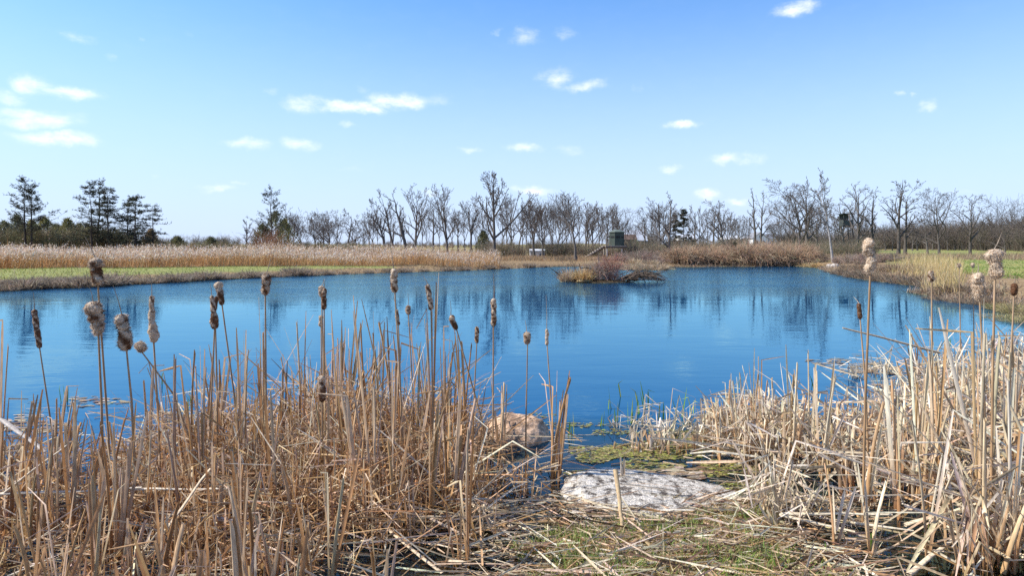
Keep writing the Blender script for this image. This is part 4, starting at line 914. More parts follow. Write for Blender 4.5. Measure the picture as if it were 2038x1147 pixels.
root = house('utility_shed', 'small white shed between the trunks right of the tallest tree', 1055, 1084, Yc, z0 - .15, .9, 1.1, 1.8, (.66, .66, .66), (.5, .51, .52), 'x', [(-.6, .1, .4, .75, (.35, .34, .33)), (.45, .4, .35, .3, (.12, .13, .15))], 'shed', over=.08)

# ------------------------------------------------------------------ rocks
def rock(name, loc, dims, seed, mat, label, flat=.0, rz=0., tilt=(0, 0), sub=5, sq=.9):
    import bmesh
    bm = bmesh.new(); bmesh.ops.create_icosphere(bm, subdivisions=sub, radius=1)
    g = np.random.default_rng(seed); k1 = g.normal(size=(7, 3)) * 1.3; p1 = g.uniform(0, 6, 7); k2 = g.normal(size=(10, 3)) * 4.5; p2 = g.uniform(0, 6, 10); k3 = g.normal(size=(14, 3)) * 13; p3 = g.uniform(0, 6, 14)
    v = np.array([x.co[:] for x in bm.verts])
    r = 1 + .10 * np.sin(v @ k1.T + p1).mean(1) * 2 + .035 * np.sin(v @ k2.T + p2).sum(1) / 2 + .012 * np.sin(v @ k3.T + p3).sum(1) / 2
    v = v * r[:, None]
    if flat: v[:, 2] = np.where(v[:, 2] > flat, flat + (v[:, 2] - flat) * .22, v[:, 2])
    v = np.sign(v) * np.abs(v) ** sq
    v *= np.array(dims) / 2
    for x, c in zip(bm.verts, v): x.co = c
    for f_ in bm.faces: f_.smooth = True
    me = bpy.data.meshes.new(name); bm.to_mesh(me); bm.free(); me.materials.append(mat)
    o = bpy.data.objects.new(name, me); COL.objects.link(o); o.location = loc; o.rotation_euler = (tilt[0], tilt[1], rz)
    return tag(o, label, 'rock')
M_wr = mat_rock('pale_granite', (.66, .61, .54), (.47, .43, .37), (.10, .08, .065), 14)
M_pr = mat_rock('pink_granite', (.66, .46, .31), (.56, .37, .24), (.30, .19, .12), 5)
M_br = mat_rock('bank_stone', (.55, .50, .45), (.45, .40, .35), (.25, .21, .17), 5)
rock('flat_rock', (1.08, 4.66, -.04), (1.44, .80, .34), 3, M_wr, 'large flat whitish rock at the water edge between the reed beds', flat=.35, rz=R(-9), tilt=(R(3), R(5)))
rock('round_rock', (WX(1022, 6.15), 6.15, -.05), (.76, .66, .50), 11, M_pr, 'rounded pinkish rock standing in the water behind thin stalks', rz=.3, sq=1.0)
rock('bank_boulder', (WX(1651, 54), 54, .12), (.62, .5, .5), 21, M_br, 'smaller pale boulder on the bank under the leaning tree', sub=3)
rock('bank_boulder', (WX(1662, 53), 53, .14), (.8, .6, .6), 23, M_br, 'larger pale boulder on the bank under the leaning tree', sub=3)
g = np.random.default_rng(8)
mb = MB(); q = np.linspace(0, 1, 8)
for i in range(9):
    a0 = np.array([WX(1775 + g.uniform(-4, 6), 58), 58 + g.normal() * .25, gz(WX(1780, 58), 58) + g.uniform(.1, .4)])
    P = a0 + np.stack([q * g.uniform(1.0, 2.3), g.normal() * .3 * q, .12 * np.sin(q * 5 + i) * .6], 1)
    tubes(mb, P[None], (g.uniform(.03, .11) * (1 - .6 * q))[None], 6, np.array((.09, .07, .06)) * g.uniform(.7, 2.2))
tag(mb.build('fallen_log', M_bark), 'dark fallen log with broken limbs on the bank behind the straw-coloured grass', 'log')
# end of the setting -- foreground follows

# ------------------------------------------------------------------ foreground cattail beds
TAN = [(.51, .34, .19), (.57, .41, .26), (.45, .27, .13), (.60, .47, .33), (.47, .35, .25)]
ORG = [(.44, .25, .115), (.48, .29, .14), (.36, .20, .09)]
PALE = [(.66, .56, .41), (.72, .63, .49), (.60, .48, .32), (.52, .42, .29), (.74, .66, .53)]
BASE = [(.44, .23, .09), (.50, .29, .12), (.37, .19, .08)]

def left_bed(n, back=1.0):
    """points (X, Y) of the bed left of the rocks"""
    out = []
    while len(out) < n:
        Y = rng.uniform(2.6, 7.0); px = rng.uniform(-430, 1128)
        yb = np.interp(px, [-330, 0, 200, 300, 430, 620, 900, 1000, 1128], [5.4, 5.4, 5.5, 6.1, 6.4, 6.8, 6.5, 5.9, 5.6]) * back
        if Y > yb: continue
        if Y < 3.9 and px > 560 and rng.uniform() > (.4 if px < 760 else .12): continue
        if px > 985 and Y < 4.55: continue
        if px > 930 and Y > 5.65: continue
        if px < 250 and Y > 4.6 and rng.uniform() > .5: continue
        if 900 < px < 970 and 4.9 < Y and rng.uniform() > .5: continue
        if px > 970 and (Y > 5.3 or rng.uniform() > .30): continue
        out.append((WX(px, Y), Y))
    return np.array(out)
def right_bed(n):
    out = []
    while len(out) < n:
        r = rng.uniform()
        if r < .60:
            Y = rng.uniform(3.5, 7.6); px = rng.uniform(1500, 2400)
            if Y > np.interp(px, [1500, 1600, 1700, 1800, 2038, 2400], [6.1, 6.5, 6.6, 7.2, 7.6, 7.6]): continue
            if px < 1560 and Y < 4.6: continue
            if px < 1905 and Y < 4.35 and rng.uniform() > .08: continue
            if px < 1700 and Y < 4.7 and rng.uniform() > .3: continue
        elif r < .74:
            Y = rng.uniform(5.35, 6.5); px = rng.uniform(1415, 1575)
        elif r < .752:
            Y = rng.uniform(5.6, 6.7); px = rng.choice([1255, 1300, 1322, 1385]) + rng.normal() * 13
        else:
            Y = rng.uniform(7.4, 12.8); px = rng.uniform(1800, 2350)
            if Y > np.interp(px, [1800, 1840, 1930, 2038, 2350], [8.8, 10.5, 11.6, 12.6, 12.8]): continue
        out.append((WX(px, Y), Y))
    return np.array(out)

# --- 300 individual stalks (each > stem, leaf ...)
def stalk_proto(seed, h, pal):
    g = np.random.default_rng(seed)
    S = 8; q = np.linspace(0, 1, S)
    P = np.stack([g.normal() * .05 * q ** 2, g.normal() * .05 * q ** 2, -.12 + (h + .12) * q], 1)
    c = pick([pal[g.integers(0, len(pal))]], 1)[0]; cb = pick([BASE[g.integers(0, 3)]], 1)[0]
    cc = cb[None] * (1 - np.clip(q * 1.5, 0, 1))[:, None] + c[None] * np.clip(q * 1.5, 0, 1)[:, None]
    root = empty('cattail_stalk')
    mb = MB(); r0 = g.uniform(.012, .02)
    tubes(mb, P[None], (r0 * (1 - .55 * q ** .8))[None], 7, cc[None], flat=.55)
    mb.v[-1][-7:, 2] += g.normal(size=7) * .012   # ragged cut
    out = [mb.mesh('stem', M_stem)]
    for k_ in range(g.integers(1, 4)):
        a = g.uniform(0, 6.28); z0 = g.uniform(0, .25) * h; L = h * g.uniform(.7, 1.15)
        d0 = nrm(np.array([np.cos(a) * .06, np.sin(a) * .06, 1.0]) + g.normal(size=3) * .035)
        d1 = nrm(np.array([np.cos(a), np.sin(a), g.uniform(-1.1, .5)]))
        mb = MB(); cl = pick([pal[g.integers(0, len(pal))]], 1)
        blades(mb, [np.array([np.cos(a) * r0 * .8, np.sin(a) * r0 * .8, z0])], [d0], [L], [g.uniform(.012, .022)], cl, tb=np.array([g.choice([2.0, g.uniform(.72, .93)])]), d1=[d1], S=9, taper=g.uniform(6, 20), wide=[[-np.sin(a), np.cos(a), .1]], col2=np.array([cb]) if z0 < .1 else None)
        out.append(mb.mesh('leaf', M_reed))
    bpy.data.objects.remove(root)
    return out
def stalk_inst(meshes, loc, rz, s, tilt, label, group):
    root = empty('cattail_stalk', loc); root.rotation_euler = (tilt[0], tilt[1], rz); root.scale = s
    tag(root, label, 'cattail stalk', group)
    for me in meshes:
        o = bpy.data.objects.new(me.name.split('.')[0], me); COL.objects.link(o); o.parent = root
SL = [stalk_proto(1000 + i, 1.0, TAN + ORG) for i in range(22)]
SR = [stalk_proto(1100 + i, 1.0, PALE + TAN[:3]) for i in range(22)]
ptsL = left_bed(178); ptsR = right_bed(122)
# a few stalks that read clearly against the water or the mud: (px, distance, top row)
KEY = [(0, 4.6, 690), (38, 4.3, 800), (222, 3.7, 838), (240, 3.75, 838), (232, 3.7, 845), (345, 4.6, 712), (384, 5.0, 703), (405, 5.3, 735), (402, 4.4, 728), (485, 4.8, 716), (525, 5.4, 660), (602, 5.6, 642), (675, 5.6, 677), (683, 5.7, 690), (728, 5.8, 643), (737, 5.8, 700), (756, 5.5, 694), (784, 6.0, 640), (800, 5.3, 668), (830, 5.6, 692), (857, 5.4, 625), (862, 5.3, 630), (883, 5.3, 692), (893, 5.8, 724), (921, 5.5, 684), (930, 5.4, 685), (996, 5.2, 765), (1005, 5.3, 770), (1098, 5.0, 755), (1106, 5.1, 780), (1112, 5.0, 800)]
KEYR = [(1513, 6.2, 712), (1578, 5.2, 727), (1610, 5.2, 700), (1600, 5.4, 745), (1636, 5.0, 745), (1825, 4.6, 720), (1838, 4.7, 745), (1855, 4.5, 700), (1725, 4.4, 800), (1790, 4.3, 760), (1950, 4.1, 660), (1975, 4.2, 680), (2000, 4.6, 700), (1905, 5.5, 705), (1872, 5.0, 720), (1238, 4.9, 905), (1545, 4.15, 1010), (1660, 3.9, 935), (1845, 3.75, 840), (2010, 3.7, 760), (1960, 3.75, 830)]
LL = 'dry brown cattail stalk standing in the dense bed left of the flat whitish rock'; GLr = 'dry stalks in the bed left of the flat rock'
LR = 'dry pale cattail stalk standing in the tangled bed right of the flat whitish rock'; GRr = 'dry stalks in the bed right of the flat rock'
def stalk_at(X, Y, h, prot, lab, grp, tl=.05):
    w_ = rng.uniform(.8, 1.3) * (1.2 if Y < 4.4 else 1.0) * (.88 if X < .3 else 1.0)
    stalk_inst(prot, (X, Y, 0), rng.uniform(0, 6.28), (w_, w_, h), (rng.normal() * tl, rng.normal() * tl), lab, grp)
for i, (px, Y, top) in enumerate(KEY): stalk_at(WX(px, Y), Y, WZ(top, Y), SL[i % 22], LL, GLr, .025)
for i, (px, Y, top) in enumerate(KEYR): stalk_at(WX(px, Y), Y, WZ(top, Y), SR[i % 22], LR, GRr, .025)
for i, (X, Y) in enumerate(ptsL[:148]):
    pxx = X / Y * F + CX; hm = np.interp(pxx, [0, 250, 450, 600, 900, 1128], [.72, .70, .8, .92, .95, .55]) * np.interp(Y, [2.6, 3.6, 5, 7], [.5, .8, .95, 1.0])
    stalk_at(X, Y, hm * rng.uniform(.62, 1.12), SL[(i * 7 + 3) % 22], LL, GLr, .07)
for i, (X, Y) in enumerate(ptsR[:98]):
    pxx = X / Y * F + CX; hm = np.interp(pxx, [1230, 1400, 1600, 1750, 2038], [.32, .58, .66, .76, .92]) * np.interp(Y, [3, 5, 7, 9, 13], [.75, 1, 1, .75, .75])
    stalk_at(X, Y, hm * rng.uniform(.6, 1.1), SR[(i * 5 + 2) % 22], LR, GRr, .1)

# --- the tangle of leaves between them: uncountable
def tangle(name, ptsf, nup, nlean, nlow, pal, label, hfun, kink=.5, palup=None, wf=1.0, bunch=5, pmin=-9999):
    mb = MB()
    def inner(n):
        P = ptsf(n); return P[(P[:, 0] / P[:, 1] * F + CX) > pmin]
    # upright broken leaves, many in tight bunches
    P = ptsf(nup // bunch); P = np.repeat(P, bunch, axis=0) + rng.normal(size=(nup // bunch * bunch, 2)) * (.03 + .004 * bunch); n = len(P); palup = palup or pal
    hh = hfun(P) * rng.uniform(.45, 1.05, n)
    d0 = nrm(np.stack([rng.normal(0, .16, n), rng.normal(0, .16, n), np.ones(n)], 1))
    d1 = nrm(np.stack([rng.normal(0, 1, n), rng.normal(0, 1, n), rng.uniform(-1.7, .1, n)], 1))
    L = hh * rng.uniform(1.0, 1.9, n)
    tb = np.where(rng.uniform(size=n) < kink, hh / L * rng.uniform(.5, 1, n), 2.0); L = np.where(tb > 1, hh, L)
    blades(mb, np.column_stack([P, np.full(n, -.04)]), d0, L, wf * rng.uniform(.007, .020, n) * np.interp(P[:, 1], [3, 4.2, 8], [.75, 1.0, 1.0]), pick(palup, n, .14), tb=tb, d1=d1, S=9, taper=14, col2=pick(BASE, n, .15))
    # long leaning leaves
    P = inner(nlean); n = len(P); hmx = hfun(P)
    z0 = rng.uniform(0, .35, n) * hmx; a = rng.uniform(0, 6.28, n)
    el = np.abs(rng.normal(0, 28, n)); el = np.radians(np.clip(el, 0, 80))
    d0 = np.stack([np.cos(a) * np.cos(el) * 1.3, np.sin(a) * np.cos(el) * .6, np.sin(el)], 1)
    L = rng.uniform(.35, 1.2, n) * np.minimum(1, hmx / .66) ** 1.6
    d1 = nrm(d0 + np.stack([rng.normal(0, .8, n), rng.normal(0, .8, n), rng.normal(-.5, .6, n)], 1))
    blades(mb, np.column_stack([P, z0]), d0, L, wf * rng.uniform(.006, .016, n), pick(pal, n, .14), tb=np.where(rng.uniform(size=n) < .3, rng.uniform(.3, .85, n), 2.0), d1=d1, S=9, taper=9, droop=rng.uniform(0, .05, n))
    # low litter
    P = inner(nlow); n = len(P); hmx = hfun(P)
    a = rng.uniform(0, 6.28, n); el = rng.normal(0, .22, n)
    d0 = np.stack([np.cos(a), np.sin(a), el], 1)
    blades(mb, np.column_stack([P, rng.uniform(.0, .3, n) ** 1.0 * hmx * .7 + .012]), d0, rng.uniform(.12, .55, n), rng.uniform(.005, .015, n), pick(pal + ORG, n, .18), tb=np.where(rng.uniform(size=n) < .4, rng.uniform(.3, .8, n), 2.0), d1=nrm(d0 + rng.normal(size=(n, 3)) * .5), S=7, taper=4)
    tag(mb.build(name, M_reed), kind='stuff', label=label)
def hL(P):
    px = P[:, 0] / P[:, 1] * F + CX
    return np.interp(px, [-300, 0, 250, 400, 600, 900, 1000, 1128], [.45, .42, .42, .55, .66, .66, .42, .36]) * np.interp(P[:, 1], [2.6, 3.6, 4.4, 5.2, 7], [.45, .65, .9, 1.05, 1.0])
def hR(P):
    px = P[:, 0] / P[:, 1] * F + CX
    return np.interp(px, [1230, 1330, 1400, 1560, 1750, 2038], [.2, .26, .46, .50, .62, .82]) * np.interp(P[:, 1], [3, 4, 5, 7, 9, 13], [.7, .9, 1, .9, .62, .55])
tangle('dry_reeds', left_bed, 3700, 2800, 1500, TAN + ORG + PALE[:3], 'tangled brown dry reed leaves filling the bed left of the flat rock', hL, .6, TAN + ORG, .78, 7)
tangle('pale_reeds', right_bed, 2800, 1400, 700, PALE + TAN[:2], 'tangled pale dry reed leaves filling the bed right of the flat rock', hR, .72, None, 1.3, 11, 1445)

# --- litter, grass and mud on the little landing in front
mb = MB(); n = 2600
px = rng.uniform(960, 1760, n); Y = rng.uniform(2.9, 4.62, n); X = (px - CX) / F * Y
far = rng.uniform(size=n) < .14
X = np.where(far, rng.uniform(-4.5, 3.5, n), X); Y = np.where(far, rng.uniform(2.2, 4.6, n), Y)
a = rng.normal(.1, .7, n) + np.where(rng.uniform(size=n) < .5, math.pi, 0)
Zg = np.maximum(height(X, Y), .0)
blades(mb, np.column_stack([X, Y, Zg + rng.uniform(.004, .035, n)]), np.stack([np.cos(a), np.sin(a), rng.normal(.02, .09, n)], 1), rng.uniform(.06, .42, n), rng.uniform(.004, .016, n), pick(PALE[:4] + TAN + [(.2, .12, .07), (.14, .085, .05)], n, .2), tb=np.where(rng.uniform(size=n) < .3, rng.uniform(.3, .8, n), 2.0), d1=np.stack([np.cos(a + .6), np.sin(a + .6), rng.normal(0, .1, n)], 1), S=6, taper=5)
tag(mb.build('reed_litter', M_reed), kind='stuff', label='broken reed litter strewn over the muddy landing')
mb = MB(); n = 9000
cx_ = rng.uniform(930, 1720, 90); cy_ = rng.uniform(3.1, 4.5, 90); k_ = rng.integers(0, 90, n)
Y = cy_[k_] + rng.normal(size=n) * .06; X = (cx_[k_] - CX) / F * cy_[k_] + rng.normal(size=n) * .07
Zg = height(X, Y); ok = (Zg > .004); X, Y, Zg = X[ok], Y[ok], Zg[ok]; n = len(X)
slivers(mb, np.column_stack([X, Y, Zg - .003]), nrm(np.stack([rng.normal(0, .55, n), rng.normal(0, .55, n), np.ones(n) * .8], 1)), rng.uniform(.03, .10, n), .005, pick([(.15, .25, .04), (.22, .31, .06), (.28, .31, .09), (.40, .33, .15), (.18, .27, .05)], n, .2))
n2_ = 14000
px = rng.uniform(950, 1700, n2_); Y = rng.uniform(2.8, 4.55, n2_); X = (px - CX) / F * Y; Zg = height(X, Y); ok = Zg > .004; X, Y, Zg = X[ok], Y[ok], Zg[ok]; n = len(X)
slivers(mb, np.column_stack([X, Y, Zg]), nrm(np.stack([rng.normal(0, 1, n), rng.normal(0, 1, n), np.abs(rng.normal(0, .3, n))], 1)), rng.uniform(.03, .12, n), .005, pick([(.42, .28, .12), (.50, .37, .2), (.28, .17, .07), (.33, .27, .1)], n, .2))
tag(mb.build('short_grass', M_green), kind='stuff', label='short green and withered grass on the muddy landing')

mb = MB(); n = 46
X = 1.06 + rng.uniform(-.8, .8, n); Y = np.where(rng.uniform(size=n) < .6, 4.66 - .40 * np.sqrt(np.clip(1 - ((X - 1.06) / .74) ** 2, 0, 1)) + rng.normal(0, .05, n), 4.6 + rng.normal(0, .25, n)); a = rng.normal(-.5, .8, n)
blades(mb, np.column_stack([X - .12 * np.cos(a), Y, np.maximum(.105 - .22 * np.abs(Y - 4.66) ** 1.5, .03) + rng.uniform(0, .02, n)]), np.stack([np.cos(a), np.sin(a) * .6, rng.normal(0, .05, n)], 1), rng.uniform(.1, .42, n), rng.uniform(.005, .012, n), pick(PALE + TAN, n, .15), S=6, taper=6, droop=.05)
tag(mb.build('rock_litter', M_reed), kind='stuff', label='broken straws strewn over the edges of the flat rock')
# --- floating algae and scraps in the shallows
mb = MB()
def scraps(cx, cy, rx, ry, n, cols, s=(.002, .013), z=.004):
    n = int(n * 1.7)
    a = rng.uniform(0, 6.28, n); r = np.sqrt(rng.uniform(0, 1, n)) * (1 + .25 * np.sin(a * 3 + cx))
    px = cx + np.cos(a) * r * rx; py = cy + np.sin(a) * r * ry; Y = YG(py); X = (px - CX) / F * Y
    k_ = 6; th = np.arange(k_) * 2 * math.pi / k_
    rad_ = rng.uniform(s[0], s[1], n)[:, None] * rng.uniform(.5, 1.3, (n, k_)); ro = rng.uniform(0, 6.28, n)[:, None]
    V = np.stack([X[:, None] + np.cos(th + ro) * rad_ * 1.9, Y[:, None] + np.sin(th + ro) * rad_, z + rng.uniform(0, .004, (n, k_))], -1)
    i = np.arange(n)[:, None] * k_
    mb.add(V, quads=np.concatenate([i + np.array([[0, 1, 2, 3]]), i + np.array([[0, 3, 4, 5]])]), col=np.repeat(pick(cols, n, .25), k_, axis=0))
ALG = [(.26, .28, .05), (.32, .30, .09), (.18, .19, .05), (.36, .29, .13), (.2, .15, .06), (.14, .11, .05)]
for a in [(1190, 905, 60, 16, 420), (1245, 900, 60, 14, 420), (1320, 900, 70, 22, 520), (1380, 880, 50, 18, 320), (1290, 930, 60, 10, 260), (1440, 935, 60, 16, 300), (1160, 945, 30, 9, 160), (1140, 848, 60, 7, 90), (1220, 862, 50, 6, 70), (1060, 830, 50, 6, 60), (1350, 862, 60, 8, 160), (560, 862, 30, 8, 80), (1650, 850, 70, 20, 240), (1500, 970, 60, 12, 200)]:
    scraps(*a, ALG)
tag(mb.build('algae_mat', M_algae), kind='stuff', label='yellow-green algae floating in the shallows behind the flat rock')
mb = MB()
for a in [(190, 800, 60, 10, 40), (1740, 735, 60, 12, 130), (1650, 722, 40, 8, 40), (70, 850, 80, 20, 60), (330, 830, 60, 12, 30), (1800, 780, 60, 20, 90), (1330, 945, 90, 14, 80)]:
    scraps(*a, [(.42, .32, .2), (.3, .2, .11), (.5, .42, .3), (.16, .1, .06)], (.01, .035), .005)
n = 170
px = np.concatenate([rng.uniform(0, 620, 40), rng.uniform(1040, 1500, 70), rng.uniform(1640, 1860, 60)]); py = np.concatenate([rng.uniform(800, 880, 40), rng.uniform(835, 960, 70), rng.uniform(700, 800, 60)])
Y = YG(py); X = (px - CX) / F * Y; a = rng.normal(0, .45, n)
blades(mb, np.column_stack([X, Y, np.full(n, .008)]), np.stack([np.cos(a), np.sin(a), rng.normal(0.02, .05, n)], 1), rng.uniform(.1, .55, n), rng.uniform(.004, .012, n), pick(PALE + TAN, n), S=5, taper=4)
tag(mb.build('floating_debris', M_reed), kind='stuff', label='broken reed pieces floating on the shallow water')
# bunches of bent pale reeds in the inlet of the right bed: each a clump
def small_clump(px, Y, n, h, label):
    mb = MB(); X = WX(px, Y)
    sp_ = .02 if n < 30 else .06; b = np.column_stack([X + rng.normal(size=n) * sp_ * 1.2, Y + rng.normal(size=n) * sp_, np.full(n, -.05)])
    d0 = nrm(np.stack([rng.normal(0, .3, n), rng.normal(0, .3, n), np.ones(n)], 1)); hh = h * rng.uniform(.5, 1.1, n)
    blades(mb, b, d0, hh * rng.uniform(1.1, 2.0, n), rng.uniform(.008, .018, n), pick(PALE, n), tb=rng.uniform(.35, .7, n), d1=nrm(np.stack([rng.normal(0, 1, n), rng.normal(0, .6, n), rng.uniform(-1.2, .1, n)], 1)), S=9, taper=6)
    tag(mb.build('reed_clump', M_reed), label, 'reed clump')
for px, Y, n, h, lab in [(1258, 6.1, 12, .33, 'small broken reed clump nearest the open water behind the flat rock'), (1308, 6.0, 16, .36, 'bent reed clump with folded leaves behind the middle of the flat rock'), (1330, 6.2, 12, .36, 'narrow reed clump between the folded one and the large one'), (1392, 6.3, 8, .26, 'tiny reed clump with one tent-like leaf in the algae'),
                         (1705, 8.9, 20, .34, 'flattened reed clump lying alone in the open water'), (1532, 4.42, 46, .46, 'thick pale reed clump crowding the tapered end of the flat rock'), (1575, 4.25, 34, .40, 'ragged pale reed clump at the landing corner of the right bed'),
                         (1225, 6.5, 9, .24, 'sparse broken reed clump at the open edge of the algae'), (1285, 6.6, 11, .28, 'broken reed clump among the green shoots'), (1365, 6.6, 14, .36, 'pale reed clump just left of the large pale clump'),
                         (1765, 9.2, 26, .42, 'dense isolated reed clump standing in the open water'), (1740, 9.4, 14, .26, 'low reed clump between the two isolated ones')]:
    small_clump(px, Y, n, h, lab)

# --- long broken stalks that read singly
def fallen(p, q, Y0, Y1, w, label, col=(.60, .50, .36), bend=0.0):
    a = np.array([WX(p[0], Y0), Y0, WZ(p[1], Y0)]); b = np.array([WX(q[0], Y1), Y1, WZ(q[1], Y1)])
    t = np.linspace(0, 1, 8)[:, None]; P = a * (1 - t) + b * t; P[:, 2] += bend * np.sin(t[:, 0] * math.pi); P[:, 2] = np.maximum(P[:, 2], .012)
    P += np.cumsum(rng.normal(size=(8, 3)) * .003, 0)
    mb = MB(); tubes(mb, P[None], (w / 2 / F * (Y0 + Y1) / 2 * (1.1 - .45 * t[:, 0]))[None], 6, np.asarray(col), flat=.45, cap=True)
    tag(mb.build('broken_stalk', M_stem), label, 'broken stalk')
for a in [((1868, 702), (1674, 657), 5.3, 5.4, 11, 'long grey-brown stalk leaning out over the water across the tall cream cattail', (.36, .29, .21)),
          ((1552, 1022), (1778, 1026), 4.2, 4.1, 11, 'straight pale stalk lying level above the brown puddle', (.66, .57, .42)),
          ((1552, 1024), (1702, 1053), 4.2, 4.0, 11, 'pale stalk fanning down from the level one above the puddle', (.64, .54, .39)),
          ((1800, 1046), (1965, 997), 4.1, 4.1, 12, 'pale stalk sloping up across the pale bed behind the puddle', (.64, .54, .38)),
          ((885, 915), (1022, 1075), 5.0, 4.15, 16, 'thick fallen stalk slanting down to the muddy landing', (.56, .47, .35)),
          ((862, 905), (1008, 1062), 5.1, 4.2, 12, 'fallen stalk leaning beside the thick one above the mud', (.46, .36, .25)),
          ((905, 960), (1038, 1132), 4.8, 3.85, 12, 'fallen stalk whose split end reaches the mud', (.62, .53, .41)),
          ((650, 945), (880, 1140), 4.6, 3.6, 11, 'long slanting stalk in front of the brown bed near the mud', (.58, .46, .32)),
          ((0, 832), (95, 905), 4.6, 4.4, 12, 'grey stalk slanting down at the outer end of the brown bed', (.52, .46, .40)),
          ((0, 990), (170, 860), 4.1, 4.2, 11, 'pale stalk slanting up at the outer end of the brown bed', (.64, .55, .43)),
          ((0, 982), (285, 972), 4.1, 4.2, 10, 'pale level stalk across the outer end of the brown bed', (.66, .58, .46)),
          ((265, 975), (540, 978), 4.2, 4.3, 8, 'thin white stalk lying level through the brown bed', (.7, .62, .5)),
          ((285, 1120), (420, 930), 3.7, 4.0, 11, 'pale stalk slanting up between the thick front stalks', (.62, .50, .35)),
          ((430, 1030), (650, 1075), 4.0, 3.9, 9, 'grey-white stalk drooping across the front of the brown bed', (.6, .54, .47)),
          ((470, 1147), (640, 1090), 3.55, 3.7, 10, 'pale stalk low at the very front of the brown bed', (.62, .53, .41)),
          ((1140, 1015), (1295, 1120), 4.45, 3.75, 9, 'thin stalk lying over the landing from the end of the flat rock', (.54, .43, .29)),
          ((1130, 955), (1240, 1025), 4.9, 4.4, 10, 'jointed pale stalk resting on the near end of the flat rock', (.60, .52, .34)),
          ((1225, 935), (1243, 1075), 4.3, 4.0, 9, 'upright tan stalk standing alone before the flat rock', (.50, .36, .2)),
          ((1590, 960), (1700, 1040), 4.4, 4.2, 9, 'pale stalk slanting through the pale bed by the rock end', (.64, .54, .4)),
          ((1895, 962), (2010, 1030), 4.0, 3.9, 11, 'pale stalk slanting down among the thick stalks of the pale bed', (.66, .57, .43)),
          ((1810, 1147), (1910, 1068), 3.55, 3.8, 12, 'pale stalk lying on the mud behind the brown puddle', (.62, .52, .38))]:
    fallen(*a)
# --- green shoots
def shoot(px, py, hts, label, lean=.12, cols=((.12, .25, .03), (.20, .34, .05), (.30, .35, .07))):
    Y = YG(py); X = WX(px, Y); n = len(hts); mb = MB()
    b = np.column_stack([X + rng.normal(size=n) * .025, Y + rng.normal(size=n) * .02, np.full(n, -.06)])
    blades(mb, b, nrm(np.stack([rng.normal(0, lean, n), rng.normal(0, .08, n), np.ones(n)], 1)), np.array(hts) / F * Y + .06, .016, pick(cols, n, .15), S=7, taper=3, tb=np.where(rng.uniform(size=n) < .3, .75, 2.0), d1=nrm(rng.normal(size=(n, 3))))
    tag(mb.build('green_shoot', M_green), label, 'green shoot')
for px, py, hts, lab in [(1226, 838, (40, 28), 'short green pair low in the shallows before the open-water shoots'), (1256, 842, (44, 52, 30), 'green shoot trio between the open-water pair and the tallest bunch'), (1312, 835, (40, 48), 'green pair just right of the leaning blades'), (1378, 822, (50, 36), 'green blades touching the edge of the large pale clump'), (1195, 850, (34, 26), 'lone short green pair left of all the open-water shoots'), (1213, 815, (45, 20, 30), 'green shoot with a bent tip left of the open-water shoots'), (1239, 790, (36, 40), 'pair of thin dark green blades farthest out in the open water'), (1270, 825, (62, 45, 50, 38), 'tallest green shoot bunch behind the folded reed clump'), (1290, 815, (60, 55, 30), 'green blades leaning beside the tallest bunch'), (1355, 830, (62, 40), 'narrow green shoot before the large pale clump'), (1462, 790, (46, 50, 34), 'green shoot pair rising behind the large pale clump'), (1137, 870, (50, 36, 44), 'short green shoot beside the rounded pinkish rock'), (1620, 775, (36, 20), 'fresh green blade right of the large pale clump'), (1893, 690, (30, 20), 'bright green sprout in the far reeds of the pale bed'),
                         (320, 765, (45, 30, 20), 'thin greenish blades in open water beside the tall narrow cattail'), (126, 800, (40, 30, 35), 'yellow-green shoot in the water at the outer end of the brown bed'), (375, 830, (60, 45), 'green shoot in the water left of the double cattail'), (470, 850, (50, 40, 30), 'bright green shoot among brown stalks under the double cattail'),
                         (1650, 1110, (40, 22), 'single green blade on the mud below the pale bed'), (1730, 1095, (60, 30), 'bright green blade standing in the brown puddle'), (1835, 1060, (50, 20), 'green blade at the back of the brown puddle'), (1420, 1140, (60, 70, 30), 'yellow-green blade on the landing in front of the flat rock')]:
    shoot(px, py, hts, lab)

